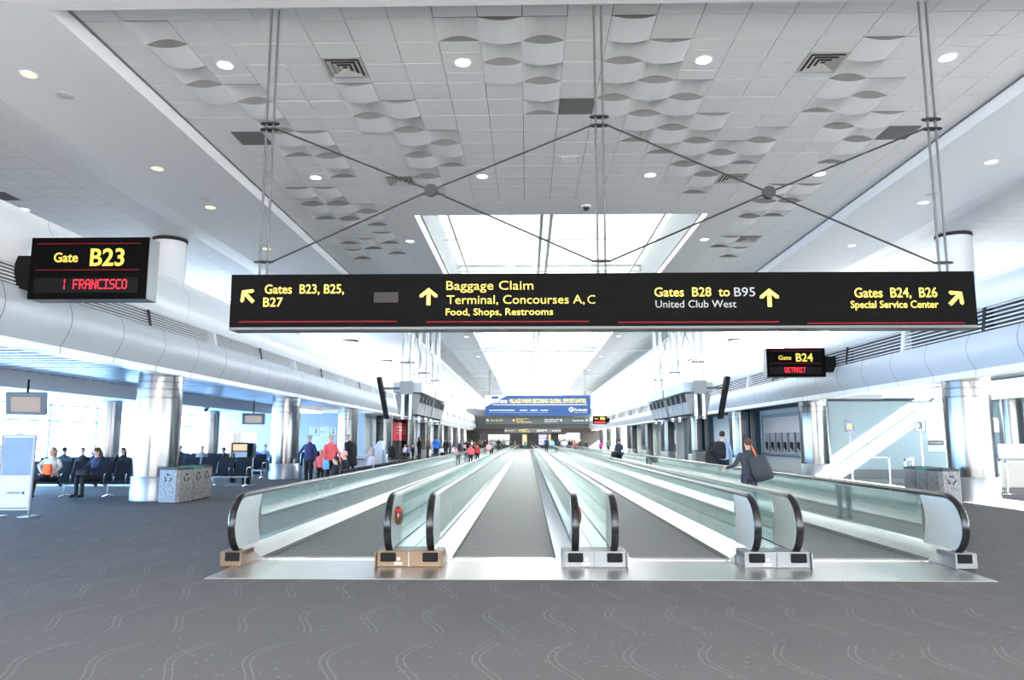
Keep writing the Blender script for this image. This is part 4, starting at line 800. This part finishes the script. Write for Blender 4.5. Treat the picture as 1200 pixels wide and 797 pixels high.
def person(label, x, y, H, face=0.0, pose='stand', top='cl_black', bottom='cl_black', skin='skin_fair', hair='hair_brown', style='short', shoe='shoe_black', lean=0.0, nod=0.0, turn=0.0, LA=None, RA=None, LL=None, RL=None,
           fat=1.0, coat=False, vox=.016, sleeve=True, z=0.0, detail=True, group=None, long_=0):
    """a figure 1.75 m tall in its own axes, facing -Y, scaled to H; joints may be overridden"""
    s = H/1.75; t = thing('person', (x, y, z), label, 'person', group, face); prims = []; m = MB()
    def seg(kind, p, q, r0, r1, n=10):
        capsule(m, p, q, r0, r1, n); prims.append((kind, V(p), V(q), r0, r1))
    sit = pose == 'sit'; pel = V((0, .02, .53)) if sit else V((0, 0, .95))
    Rl = Matrix.Rotation(lean, 3, 'X'); up = lambda p: pel+Rl@(V(p)-V((0, 0, .95)))        # upper body tilts about the hips
    # torso
    rings = []
    prof = [(.84, .105, .09, .01), (.90, .155, .115, .01), (.98, .168, .120, .01), (1.08, .145, .108, .0), (1.18, .150, .110, -.005), (1.30, .172, .118, -.005), (1.385, .178, .106, .005), (1.44, .135, .085, .012), (1.49, .060, .060, .012), (1.55, .052, .055, 0)]
    for zz, rx, ry, dy in prof:
        k = fat if zz < 1.42 else 1
        rings.append([up((rx*k*math.cos(2*PI*j/18), dy+ry*k*math.sin(2*PI*j/18), zz)) for j in range(18)])
    m.ring(rings); prims += [('bottom', up((-.06, 0, .88)), up((.06, 0, .88)), .12, .12), ('top', up((-.05, 0, 1.02)), up((.05, 0, 1.02)), .13*fat, .13*fat), ('top', up((0, 0, 1.1)), up((0, 0, 1.36)), .14*fat, .14*fat), ('top', up((-.14, 0, 1.42)), up((.14, 0, 1.42)), .07, .07), ('skin', up((0, .005, 1.50)), up((0, 0, 1.56)), .056, .054)]
    # head
    hc = up((0, -.012, 1.635)); Rh = Matrix.Rotation(turn, 3, 'Z')@Rl@Matrix.Rotation(nod, 3, 'X') if lean else Matrix.Rotation(turn, 3, 'Z')@Matrix.Rotation(nod, 3, 'X')
    hp_ = lambda p: hc+Rh@V(p)
    def hell(c, r, n=16, k=10):
        q = MB(); q.ell((0, 0, 0), r, n, k); m.add([tuple(hp_(V(c)+V(v))) for v in q.v], q.f)
    hell((0, .008, .015), (.076, .094, .100)); hell((0, -.020, -.045), (.058, .068, .068)); hell((0, -.092, -.018), (.013, .018, .024), 8, 6); hell((0, -.074, .028), (.045, .02, .014), 8, 6); hell((0, -.075, -.075), (.026, .018, .016), 8, 6)
    for e in (-1, 1): hell((e*.078, .012, -.008), (.011, .022, .032), 8, 6)
    prims.append(('skin', hp_((0, 0, .03)), hp_((0, -.01, -.05)), .10, .085))
    # arms with hands
    for sd, ov in ((1, LA), (-1, RA)):
        sh = up((sd*.168*(.6+.4*fat), .0, 1.395)); el, wr = ov if ov else ((sd*.235*fat, .03, 1.14), (sd*.235*fat, -.05, .89))
        el, wr = (V(el), V(wr)) if ov else (up(el), up(wr))
        k = 1.12 if coat else 1
        seg('top', sh, el, .055*k, .045*k); seg('top' if sleeve else 'skin', el, wr, .044*k if sleeve else .036, .034*k if sleeve else .026)
        d = (wr-el).normalized(); side = V((sd, 0, 0)); side = (side-d*side.dot(d)); side = side.normalized() if side.length > .2 else V((0, 0, 1)); fw = d.cross(side).normalized(); fw = fw if fw.y < 0 else -fw
        pc = wr+d*.055
        for o in (-.018, 0, .018): seg('skin', wr+d*.01+fw*o*.6, pc+d*.03+fw*o, .018, .017, 8)
        for o, L_ in ((-.032, .058), (-.011, .075), (.011, .082), (.032, .072)):
            b_ = pc+d*.035-fw*o; mid = b_+d*L_*.5-side*.006; tip = mid+d*L_*.42-side*.022; seg('skin', b_, mid, .0105, .010, 6); seg('skin', mid, tip, .010, .008, 6)
        b_ = wr+d*.03+fw*.03; seg('skin', b_, b_+d*.035+fw*.022, .012, .011, 6); seg('skin', b_+d*.035+fw*.022, b_+d*.065+fw*.022-side*.008, .011, .009, 6)
    # legs and shoes
    for sd, ov in ((1, LL), (-1, RL)):
        hip = pel+V((sd*.088*(.5+.5*fat), 0, -.03))
        if ov: kn, an = V(ov[0]), V(ov[1])
        elif sit: kn, an = V((sd*.12, -.43, .53)), V((sd*.12, -.42, .10))
        else: kn, an = V((sd*.095, -.015, .50)), V((sd*.10, .025, .09))
        f2 = .6+.4*fat
        seg('bottom', hip, kn, .094*f2, .066*f2); seg('bottom', kn, an+V((0, 0, .03)), .064*f2, .048)
        fd = V((sd*.15, -1, 0)).normalized(); seg('shoe', an+V((0, .03, -.04)), an+fd*.14+V((0, 0, -.052)), .044, .034); seg('shoe', an+V((0, .0, -.045)), an+fd*.09+V((0, 0, -.03)), .04, .034)
    if coat:
        rings = [[up((rx*math.cos(2*PI*j/18), ry*math.sin(2*PI*j/18), zz)) for j in range(18)] for zz, rx, ry in ((.50, .21, .17), (.80, .20, .155), (1.1, .175, .14), (1.3, .19, .14), (1.42, .17, .115))]
        m.ring(rings); prims += [('top', up((0, 0, .55)), up((0, 0, 1.3)), .19, .19)]
    m.v = [tuple(V(v)*s) for v in m.v]
    me = bpy.data.meshes.new('body'); me.from_pydata(m.v, [], m.f); bm = bmesh.new(); bm.from_mesh(me); bmesh.ops.recalc_face_normals(bm, faces=bm.faces); bm.to_mesh(me); bm.free()
    tmp = bpy.data.objects.new('body', me); COL.objects.link(tmp); md = tmp.modifiers.new('r', 'REMESH'); md.mode = 'VOXEL'; md.voxel_size = vox; sm = tmp.modifiers.new('s', 'SMOOTH'); sm.factor = .5; sm.iterations = 2
    body = bpy.data.meshes.new_from_object(tmp.evaluated_get(bpy.context.evaluated_depsgraph_get())); bpy.data.objects.remove(tmp); bpy.data.meshes.remove(me)
    body.materials.clear(); [body.materials.append(M[q]) for q in (skin, top, bottom, shoe)]; KI = dict(skin=0, top=1, bottom=2, shoe=3)
    nf = len(body.polygons); c = np.empty(nf*3); body.polygons.foreach_get('center', c); c = c.reshape(-1, 3)/s; best = np.full(nf, 9.); idx = np.zeros(nf, int)
    for kind, p, q, r0, r1 in prims:
        p, q = np.array(p), np.array(q); d = q-p; L2 = max(d@d, 1e-9); u = np.clip(((c-p)@d)/L2, 0, 1); dist = np.linalg.norm(c-p-u[:, None]*d, axis=1)-(r0+(r1-r0)*u)
        w_ = dist < best; best[w_] = dist[w_]; idx[w_] = KI[kind]
    body.polygons.foreach_set('material_index', idx); body.polygons.foreach_set('use_smooth', [True]*nf); body.name = 'body'
    bo = bpy.data.objects.new('body', body); COL.objects.link(bo); bo.parent = t
    # hair, eyes, mouth
    def hbuild(name, fn, mm):
        q = MB(); fn(q); q.v = [tuple(hp_(V(v))*s) for v in q.v]; return q.build(name, mm, t, smooth=True)
    if style != 'bald':
        def hf(q):
            q.ell((0, .024, .036), (.085, .094, .095), 18, 12)
            if style in ('long', 'bob'):
                L_ = .30 if style == 'long' else .17
                q.ring([[(rx*math.cos(a), .045+ry*math.sin(a)*(1 if math.sin(a) > 0 else .62), zz) for a in [2*PI*j/16 for j in range(16)]] for zz, rx, ry in ((.09, .05, .05), (.06, .088, .080), (-.02, .099, .085), (-L_*.6, .100, .075), (-L_, .07, .05))])
            if style == 'pony': q.ell((0, .115, .03), (.035, .05, .05), 10, 8); q.tube([(0, .13, .02), (0, .15, -.06), (0, .13, -.15)], [.03, .032, .012], 8)
            if style == 'bun': q.ell((0, .10, .05), (.045, .045, .045), 10, 8)
        hbuild('hair', hf, hair)
    if detail:
        for e in (-1, 1): hbuild('eye', lambda q: q.ell((e*.031, -.079, .010), (.011, .010, .008), 8, 6), 'eye_dark')
        hbuild('mouth', lambda q: q.ell((0, -.086, -.052), (.021, .007, .007), 8, 6), 'lips')
    return t
def hand_at(t, p): return t.matrix_basis@V(p)
def bag(label, x, y, z, w, d, h, m_, name='shoulder_bag', cat='bag', rz=0, strap=None, tilt=0.0):
    t = thing(name, (x, y, z), label, cat, None, rz); q = MB(); q.ring([[(w/2*kx*(abs(math.cos(a))**.5)*math.copysign(1, math.cos(a)), d/2*ky*(abs(math.sin(a))**.5)*math.copysign(1, math.sin(a)), zz) for a in [2*PI*j/20 for j in range(20)]] for zz, kx, ky in ((0, .8, .8), (h*.06, .97, 1), (h*.5, 1, 1), (h*.9, .85, .6), (h, .75, .35))])
    if tilt: q.xform(Matrix.Rotation(tilt, 4, 'Y'))
    q.build('bag_body', m_, t, smooth=True)
    if strap: q = MB(); q.tube(strap, .016, 8); q.build('strap', m_, t, smooth=True)
    return t
def backpack(label, x, y, z, m_, rz=0, sc=1.0):
    t = thing('backpack', (x, y, z), label, 'bag', None, rz); t.scale = (sc,)*3
    q = MB(); q.ring([[(.16*k*(abs(math.cos(a))**.6)*math.copysign(1, math.cos(a)), .095*k*(abs(math.sin(a))**.6)*math.copysign(1, math.sin(a)), zz) for a in [2*PI*j/18 for j in range(18)]] for zz, k in ((0, .75), (.04, .95), (.25, 1), (.40, .9), (.46, .55))]); q.build('main_pack', m_, t, smooth=True)
    q = MB(); q.ell((0, .09, .15), (.12, .05, .11), 12, 8); q.build('front_pocket', m_, t, smooth=True)
    for e in (-1, 1): q = MB(); q.tube([(e*.10, -.07, .43), (e*.12, -.16, .47), (e*.13, -.22, .36), (e*.12, -.18, .15), (e*.1, -.08, .04)], .016, 6); q.build('shoulder_strap', m_, t, smooth=True)
    q = MB(); q.tube([(-.04, -.04, .45), (0, -.04, .50), (.04, -.04, .45)], .010, 6); q.build('grab_handle', m_, t)
    return t
def suitcase(label, x, y, m_, h=.55, rz=0):
    t = thing('rolling_suitcase', (x, y, 0), label, 'suitcase', None, rz); q = MB(); q.box(-.19, -.12, .05, .19, .12, h); q.build('case', m_, t, bevel=.03)
    q = MB(); q.tube([(-.09, .1, h), (-.09, .1, h+.36), (.09, .1, h+.36), (.09, .1, h)], .011, 6); q.build('handle', 'chrome', t)
    for e in (-1, 1): q = MB(); q.tube([(e*.14-.02, .06, .045), (e*.14+.02, .06, .045)], .045, 12); q.build('wheel', 'blackp', t)
    return t
HEAD = lambda px, py, Y: at(px, py, Y)
def stand(label, px, hy, Y, **k):
    p = at(px, hy, Y); return person(label, p.x, Y, max(.9, min(2.02, p.z)), **k)

# the woman on the right-hand walkway and her bag
p = at(876, 515, 15.2)
person('woman in a charcoal jacket and jeans riding the right walkway, seen from behind', p.x, 15.2, p.z, face=PI, top='cl_charcoal', bottom='cl_denim', hair='hair_brown', style='bun', LA=((-.01, .10, 1.17), (.16, -.2, 1.0)) if False else ((.30, -.02, 1.17), (.42, -.20, 1.10)), RA=((-.25, .06, 1.16), (-.20, -.10, .96)), vox=.011, fat=1.06, z=.017, turn=.15)
bag('large dark shoulder bag with an orange strap on the back of the woman riding', p.x+.24, 14.93,   .80, .38, .20, .50, 'cl_charcoal', rz=-.35, tilt=-.30, strap=None)
q = MB(); t = bpy.data.objects['shoulder_bag']; q.tube([(-.15, .02, .46), (-.20, .0, .60), (-.24, .10, .66), (-.22, .25, .58)], .016, 8); q.build('strap', 'cl_orange', t, smooth=True)
# man with backpack right of the walkways
p = at(846, 507.5, 23); person('man in a light blue shirt and dark trousers walking away on the right', p.x, 23, 1.86, face=PI, top='cl_lightblue', bottom='cl_dblue', hair='hair_black', LL=((.09, -.10, .52), (.10, .0, .09)), RL=((-.09, .06, .50), (-.10, .20, .11)), vox=.013)
backpack('dark backpack on the back of the man in the light blue shirt', p.x-.14, 22.78, 1.02, 'cl_black', PI, 1.15); bag('black duffel bag at the left side of the man in the light blue shirt', p.x-.40, 22.85, .88, .34, .24, .38, 'cl_black', 'duffel_bag', rz=.3, strap=[(-.1, 0, .36), (.05, .02, .62), (.25, .0, .66)])

# the family on the left
person('woman in a navy top and black trousers leaning over the speckled bin', at(363, 515, 25.5).x, 25.5, 1.76, face=-.35, top='cl_navy', bottom='cl_black', hair='hair_grey', skin='skin_fair', nod=.45, fat=1.18, RA=((-.30, -.10, 1.17), (-.36, -.26, .95)), vox=.013)
person('small girl in a coral jacket between the two women', at(376.5, 529, 25).x, 25.0, 1.27, face=.1, top='cl_coral', bottom='cl_black', hair='hair_blond', style='pony', vox=.012)
person('blond woman in a coral jacket and black trousers holding the girl', at(388, 514, 25.2).x, 25.2, 1.76, face=.75, top='cl_coral', bottom='cl_black', hair='hair_blond', nod=.35, fat=1.22, RA=((-.29, -.08, 1.16), (-.42, -.30, 1.0)), LA=((.29, -.02, 1.15), (.25, -.20, .92)), vox=.013)
bag('bright blue bag held beside the girl in coral', at(379, 545, 24.9).x+.12, 24.78, .62, .22, .12, .32, 'cl_sky', 'hand_bag')
p = at(412, 510, 31); person('man in a long black coat bending forward by the left columns', p.x, 31, 1.85, face=-2.3, top='cl_black', bottom='cl_black', hair='hair_grey', lean=.30, nod=.4, coat=True, vox=.016, detail=False)
bag('bulky black bag beside the man in the black coat', p.x-.55, 30.7, .35, .5, .3, .5, 'cl_black', 'duffel_bag')
# seated along the outside of the leftmost walkway (seats face away to the left)
def sit(label, x, y, hz, face, **k):
    H = hz/1.30*1.75; s = max(.7, min(1.12, H/1.75)); return person(label, x, y, 1.75*s, face=face, pose='sit', z=k.pop('z', .465-.44*s), **k)
sit('bald man in a dark jacket seated by the leftmost walkway', -4.93, 19.85, 1.25, -PI/2, top='cl_black', bottom='cl_charcoal', style='bald', skin='skin_pink', vox=.014, detail=False, turn=.3)
sit('dark haired boy in black seated just before the bald man', -4.95, 19.05, 1.04, -PI/2, top='cl_black', bottom='cl_denim', hair='hair_black', vox=.014, detail=False)
sit('grey haired woman in a lilac top seated by the leftmost walkway', -5.0, 23.6, 1.30, -PI/2, top='cl_lilac', bottom='cl_grey', hair='hair_grey', style='bob', skin='skin_pink', vox=.015, detail=False)
# first row of gate seats
sit('blond woman in a cream coat with crossed legs on the front row of seats', -13.45, 20.75, 1.36, 0, top='cl_cream', bottom='cl_black', hair='hair_ashblond', style='long', skin='skin_pink', LL=((.10, -.43, .57), (-.12, -.66, .36)), RL=((-.12, -.43, .53), (-.16, -.46, .10)), RA=((-.28, -.08, .84), (-.10, -.28, .72)), LA=((.30, -.05, .82), (.30, -.28, .66)), vox=.012, fat=1.15)
bag('red and orange bag on the lap of the blond woman', -13.30, 20.36, .64, .26, .14, .30, 'cl_orange', 'hand_bag')
sit('woman in a dark navy coat looking down on the front row of seats', -12.18, 20.75, 1.33, -.45, top='cl_dblue', bottom='cl_black', hair='hair_brown', style='bob', nod=.55, turn=-.2, LA=((.26, -.10, .82), (.08, -.32, .70)), RA=((-.26, -.10, .82), (-.08, -.32, .70)), vox=.012)
bag('black bag on the lap of the woman in the navy coat', -12.33, 20.42, .62, .36, .20, .18, 'cl_black', 'hand_bag')
# rows behind
sit('man in black with short dark hair on the second row of seats', at(96, 528, 25.4).x, 25.45, 1.27, .2, top='cl_black', bottom='cl_black', hair='hair_black', vox=.016, nod=.2, turn=.2)
sit('dark haired woman in black resting her chin on her hand, second row near the column', at(143, 529, 25.4).x, 25.45, 1.27, -.1, top='cl_black', bottom='cl_black', hair='hair_black', style='long', nod=.3, vox=.016, RA=((-.22, -.22, .80), (-.07, -.16, 1.08)))
sit('person in dark blue with black hair beside the looking-down woman, second row', at(117, 529, 25.6).x, 25.5, 1.28, .5, top='cl_dblue', bottom='cl_black', hair='hair_black', vox=.018, detail=False)
sit('person in dark clothes seated behind the blond woman', at(75, 530, 26.4).x, 26.45, 1.28, PI, top='cl_dblue', bottom='cl_black', hair='hair_black', vox=.018, detail=False)
person('small figure in a dark waistcoat and white shirt standing near the windows', at(103, 524, 34).x, 34.6, 1.36, top='cl_black', bottom='cl_black', hair='hair_black', vox=.016)
person('person at the left edge with reddish hair standing behind the poster stand', at(-1, 523, 24).x, 24, 1.45, top='cl_brown', bottom='cl_black', hair='hair_brown', face=1.2, vox=.018)
sit('person in lilac seated low at the right end of the second row', at(157, 545, 24.6).x, 25.5, 1.12, .9, top='cl_lilac', bottom='cl_lightblue', hair='hair_black', vox=.018, detail=False)
sit('grey haired man in a grey jumper seated beyond the bins', at(237, 524, 30.9).x, 30.9, 1.30, .3, top='cl_grey', bottom='cl_denim', hair='hair_grey', vox=.018, skin='skin_pink')
sit('man in a dark waistcoat leaning forward on his knees beyond the bins', at(249, 530, 29.6).x, 30.85, 1.25, .1, top='cl_black', bottom='cl_olive', hair='hair_black', skin='skin_tan', lean=.35, nod=.1, vox=.017, RA=((-.25, -.34, .74), (-.05, -.56, .66)), LA=((.25, -.34, .74), (.05, -.56, .66)))
sit('dark haired person seated at the far windows left of the bins group', at(211, 526, 33.4).x, 33.4, 1.28, .0, top='cl_black', bottom='cl_black', hair='hair_black', vox=.018, detail=False)
sit('man with dark hair in a light blue shirt seated beyond the pay phone', at(311, 524, 36.1).x, 36.1, 1.32, .4, top='cl_lightblue', bottom='cl_denim', hair='hair_black', vox=.02)
sit('fair haired woman in navy seated next to the man in light blue', at(328.5, 524.5, 36.1).x, 36.1, 1.28, -.2, top='cl_dblue', bottom='cl_black', hair='hair_ashblond', style='bob', vox=.02)
sit('person in blue with a bowed head seated beyond the pay phone', at(299, 527, 36.1).x, 36.1, 1.24, .3, top='cl_purple', bottom='cl_denim', hair='hair_brown', nod=.6, vox=.02, detail=False)
backpack('bright blue backpack before the seated group beyond the pay phone', at(304, 546, 35.2).x, 35.2, .25, 'cl_blue', 0, 1.5); bag('black holdall on the floor under the blue backpack', at(297, 560, 34.8).x, 34.8, 0, .9, .4, .42, 'cl_black', 'duffel_bag')
# walkers and groups further along, left side
FAR = [
 ('young person with a black backpack walking away by the left seats', 460, 522.5, 33.0, dict(face=PI, top='cl_charcoal', bottom='cl_grey', hair='hair_black')),
 ('fair haired child in a white shirt on the left', 474.5, 521, 55, dict(face=PI, top='cl_white', bottom='cl_black', hair='hair_blond')),
 ('child in a blue jacket beside the white shirted child', 478.7, 522.5, 54, dict(face=PI, top='cl_purple', bottom='cl_black', hair='hair_brown')),
 ('child in dark clothes with fair hair right of the blue jacketed child', 484, 521.5, 56, dict(face=2.5, top='cl_black', bottom='cl_black', hair='hair_blond', style='pony')),
 ('woman with long black hair in black standing by the left columns', 491.5, 512.5, 60, dict(face=2.4, top='cl_black', bottom='cl_black', hair='hair_black', style='long')),
 ('man in an olive jacket and dark trousers standing before the blue jacket', 501.5, 510, 58, dict(face=1.4, top='cl_olive', bottom='cl_black', hair='hair_brown', skin='skin_tan')),
 ('man in a bright blue jacket seen from behind on the left', 511.5, 511.5, 58, dict(face=PI, top='cl_blue', bottom='cl_dblue', hair='hair_black', fat=1.35)),
 ('man in a black suit walking right of the bright blue jacket', 522.5, 514, 66, dict(face=PI, top='cl_black', bottom='cl_black', hair='hair_black')),
 ('person in a white top low by the leftmost glass', 531, 523, 62, dict(face=PI, top='cl_white', bottom='cl_grey', hair='hair_brown', skin='skin_pink')),
 ('person in pale pink low by the leftmost glass', 535, 524, 62, dict(face=2.6, top='cl_pink', bottom='cl_grey', hair='hair_brown')),
 ('person in a dark navy jacket behind the people low by the glass', 538.5, 517, 75, dict(face=PI, top='cl_dblue', bottom='cl_black', hair='hair_blond')),
 ('woman in pink with bare arms in the left crowd', 544.3, 518.5, 78, dict(face=2.8, top='cl_pink', bottom='cl_black', hair='hair_black', style='long')),
 ('person in black at the middle of the left crowd', 549, 516.5, 84, dict(face=PI, top='cl_black', bottom='cl_black', hair='hair_black')),
 ('person in dark brown near the right end of the left crowd', 556, 517, 86, dict(face=PI, top='cl_brown', bottom='cl_black', hair='hair_brown')),
 ('person in a grey hooded top at the back of the left crowd', 541.5, 516, 92, dict(face=2.2, top='cl_grey', bottom='cl_black', hair='hair_brown')),
 ('bald person in charcoal at the back of the left crowd', 546.8, 515.5, 98, dict(face=0, top='cl_charcoal', bottom='cl_black', style='bald')),
 ('fair haired person in cream at the back of the left crowd', 553, 516, 100, dict(face=PI, top='cl_cream', bottom='cl_denim', hair='hair_blond')),
 ('person in olive green at the back of the left crowd', 565.5, 515.5, 108, dict(face=PI, top='cl_olive', bottom='cl_black', hair='hair_black')),
 ('person in a navy coat standing near the far left column row', 527.5, 515.5, 80, dict(face=1.2, top='cl_navy', bottom='cl_black', hair='hair_grey')),
 ('tall person in reddish brown at the right end of the left crowd', 562.5, 513, 96, dict(face=PI, top='cl_brown', bottom='cl_black', hair='hair_brown', style='long')),
 ('person in black right of the one in reddish brown', 568.5, 514.5, 98, dict(face=PI, top='cl_black', bottom='cl_black', hair='hair_black')),
]
for lab, px, hy, Y, k in FAR: stand(lab, px, hy, Y, vox=.026 if Y < 70 else .034, detail=False, **k)
pb = at(460, 530, 33); backpack('black backpack worn by the young person walking away on the left', pb.x, 32.8, .82, 'cl_black', PI, 1.1)
suitcase('dark suitcase beside the man in the olive jacket', at(496.5, 530, 57).x, 57, 'cl_grey', .75); suitcase('black suitcase behind the man in the bright blue jacket', at(519, 530, 60).x, 60, 'cl_black', .6)
def on_walk(lab, px, hy, Y, **k): stand(lab, px, hy, Y, vox=.028 if Y < 80 else .036, detail=False, z=.017, **k)
on_walk('person in coral red riding the leftmost walkway', 551.5, 520.5, 44, top='cl_coral', bottom='cl_dblue', hair='hair_brown', face=PI, skin='skin_pink')
on_walk('person in dark red riding the leftmost walkway in front of the coral top', 559.5, 520.5, 50, top='cl_red', bottom='cl_dblue', hair='hair_brown', face=PI)
on_walk('person in grey with a pink bag riding the leftmost walkway', 576, 515, 62, top='cl_grey', bottom='cl_black', hair='hair_grey', face=PI)
bag('pink bag carried by the person in grey on the leftmost walkway', at(572.6, 526, 61.8).x, 61.8, .75, .45, .25, .45, 'cl_pink', 'shoulder_bag')
on_walk('broad man in black riding the leftmost walkway furthest away', 584.5, 513.5, 78, top='cl_black', bottom='cl_black', hair='hair_brown', face=PI, fat=1.3)
for lab, px, hy, Y, k in [
 ('person in black standing left of the far orange display', 590, 515, 110, dict(top='cl_green', bottom='cl_black', hair='hair_black')),
 ('person in a navy top before the far orange display, left', 598.5, 516, 114, dict(top='cl_dblue', bottom='cl_black', hair='hair_black')),
 ('person in white before the far left shop front', 594.3, 516, 118, dict(top='cl_white', bottom='cl_black', hair='hair_black')),
 ('person in brown just left of the far orange display', 603.5, 516, 120, dict(top='cl_brown', bottom='cl_black', hair='hair_black')),
 ('person in charcoal right of the far purple display', 669.8, 516, 110, dict(top='cl_charcoal', bottom='cl_charcoal', hair='hair_grey')),
 ('person in lilac in the far right group before the white shop', 658.3, 516.3, 116, dict(top='cl_lilac', bottom='cl_black', hair='hair_black')),
 ('person in a teal top with a yellow stripe at the end of the centre walkway', 615.5, 516, 122, dict(top='cl_teal', bottom='cl_teal', hair='hair_black')),
 ('person in a light blue jacket at the far right of the walkways', 647, 514.5, 100, dict(top='cl_sky', bottom='cl_black', hair='hair_brown', fat=1.3)),
 ('person in navy standing right of the far light blue jacket', 655, 515, 102, dict(top='cl_dblue', bottom='cl_black', hair='hair_black', fat=1.2)),
 ('long haired woman in white far off right of the walkways', 661.5, 514.5, 98, dict(top='cl_white', bottom='cl_grey', hair='hair_brown', style='long')),
 ('person in black beside the far woman in white', 667.5, 515, 100, dict(top='cl_black', bottom='cl_black', hair='hair_black')),
 ('person in red far off on the right, beside the dark jackets', 674.5, 516.5, 86, dict(top='cl_red', bottom='cl_black', hair='hair_blond')),
 ('person in a dark grey jacket with long fair hair, far right group', 679.5, 514.5, 80, dict(top='cl_charcoal', bottom='cl_black', hair='hair_blond', style='long')),
 ('person in a dark jacket with a red scarf, far right group', 686.3, 515.5, 76, dict(top='cl_charcoal', bottom='cl_charcoal', hair='hair_brown')),
 ('woman in a magenta top walking far along the right side', 704, 516.5, 84, dict(top='cl_magenta', bottom='cl_denim', hair='hair_brown')),
 ('man with a green backpack walking far along the right side', 712.5, 514, 78, dict(top='cl_green', bottom='cl_dblue', hair='hair_black')),
 ]: stand(lab, px, hy, Y, face=PI, vox=.036, detail=False, **k)
on_walk('man in dark navy with a black bag riding the walkway right of the banner', 725, 514.5, 38, top='cl_dblue', bottom='cl_black', hair='hair_black', face=PI)
bag('black bag held by the man in dark navy right of the banner', at(719.5, 536, 37.8).x, 37.8, .45, .30, .3, .55, 'cl_black', 'hand_bag')
on_walk('man in dark navy at the far end of the centre walkways', 640.5, 512.5, 88, top='cl_dblue', bottom='cl_black', hair='hair_black', face=PI, fat=1.15)
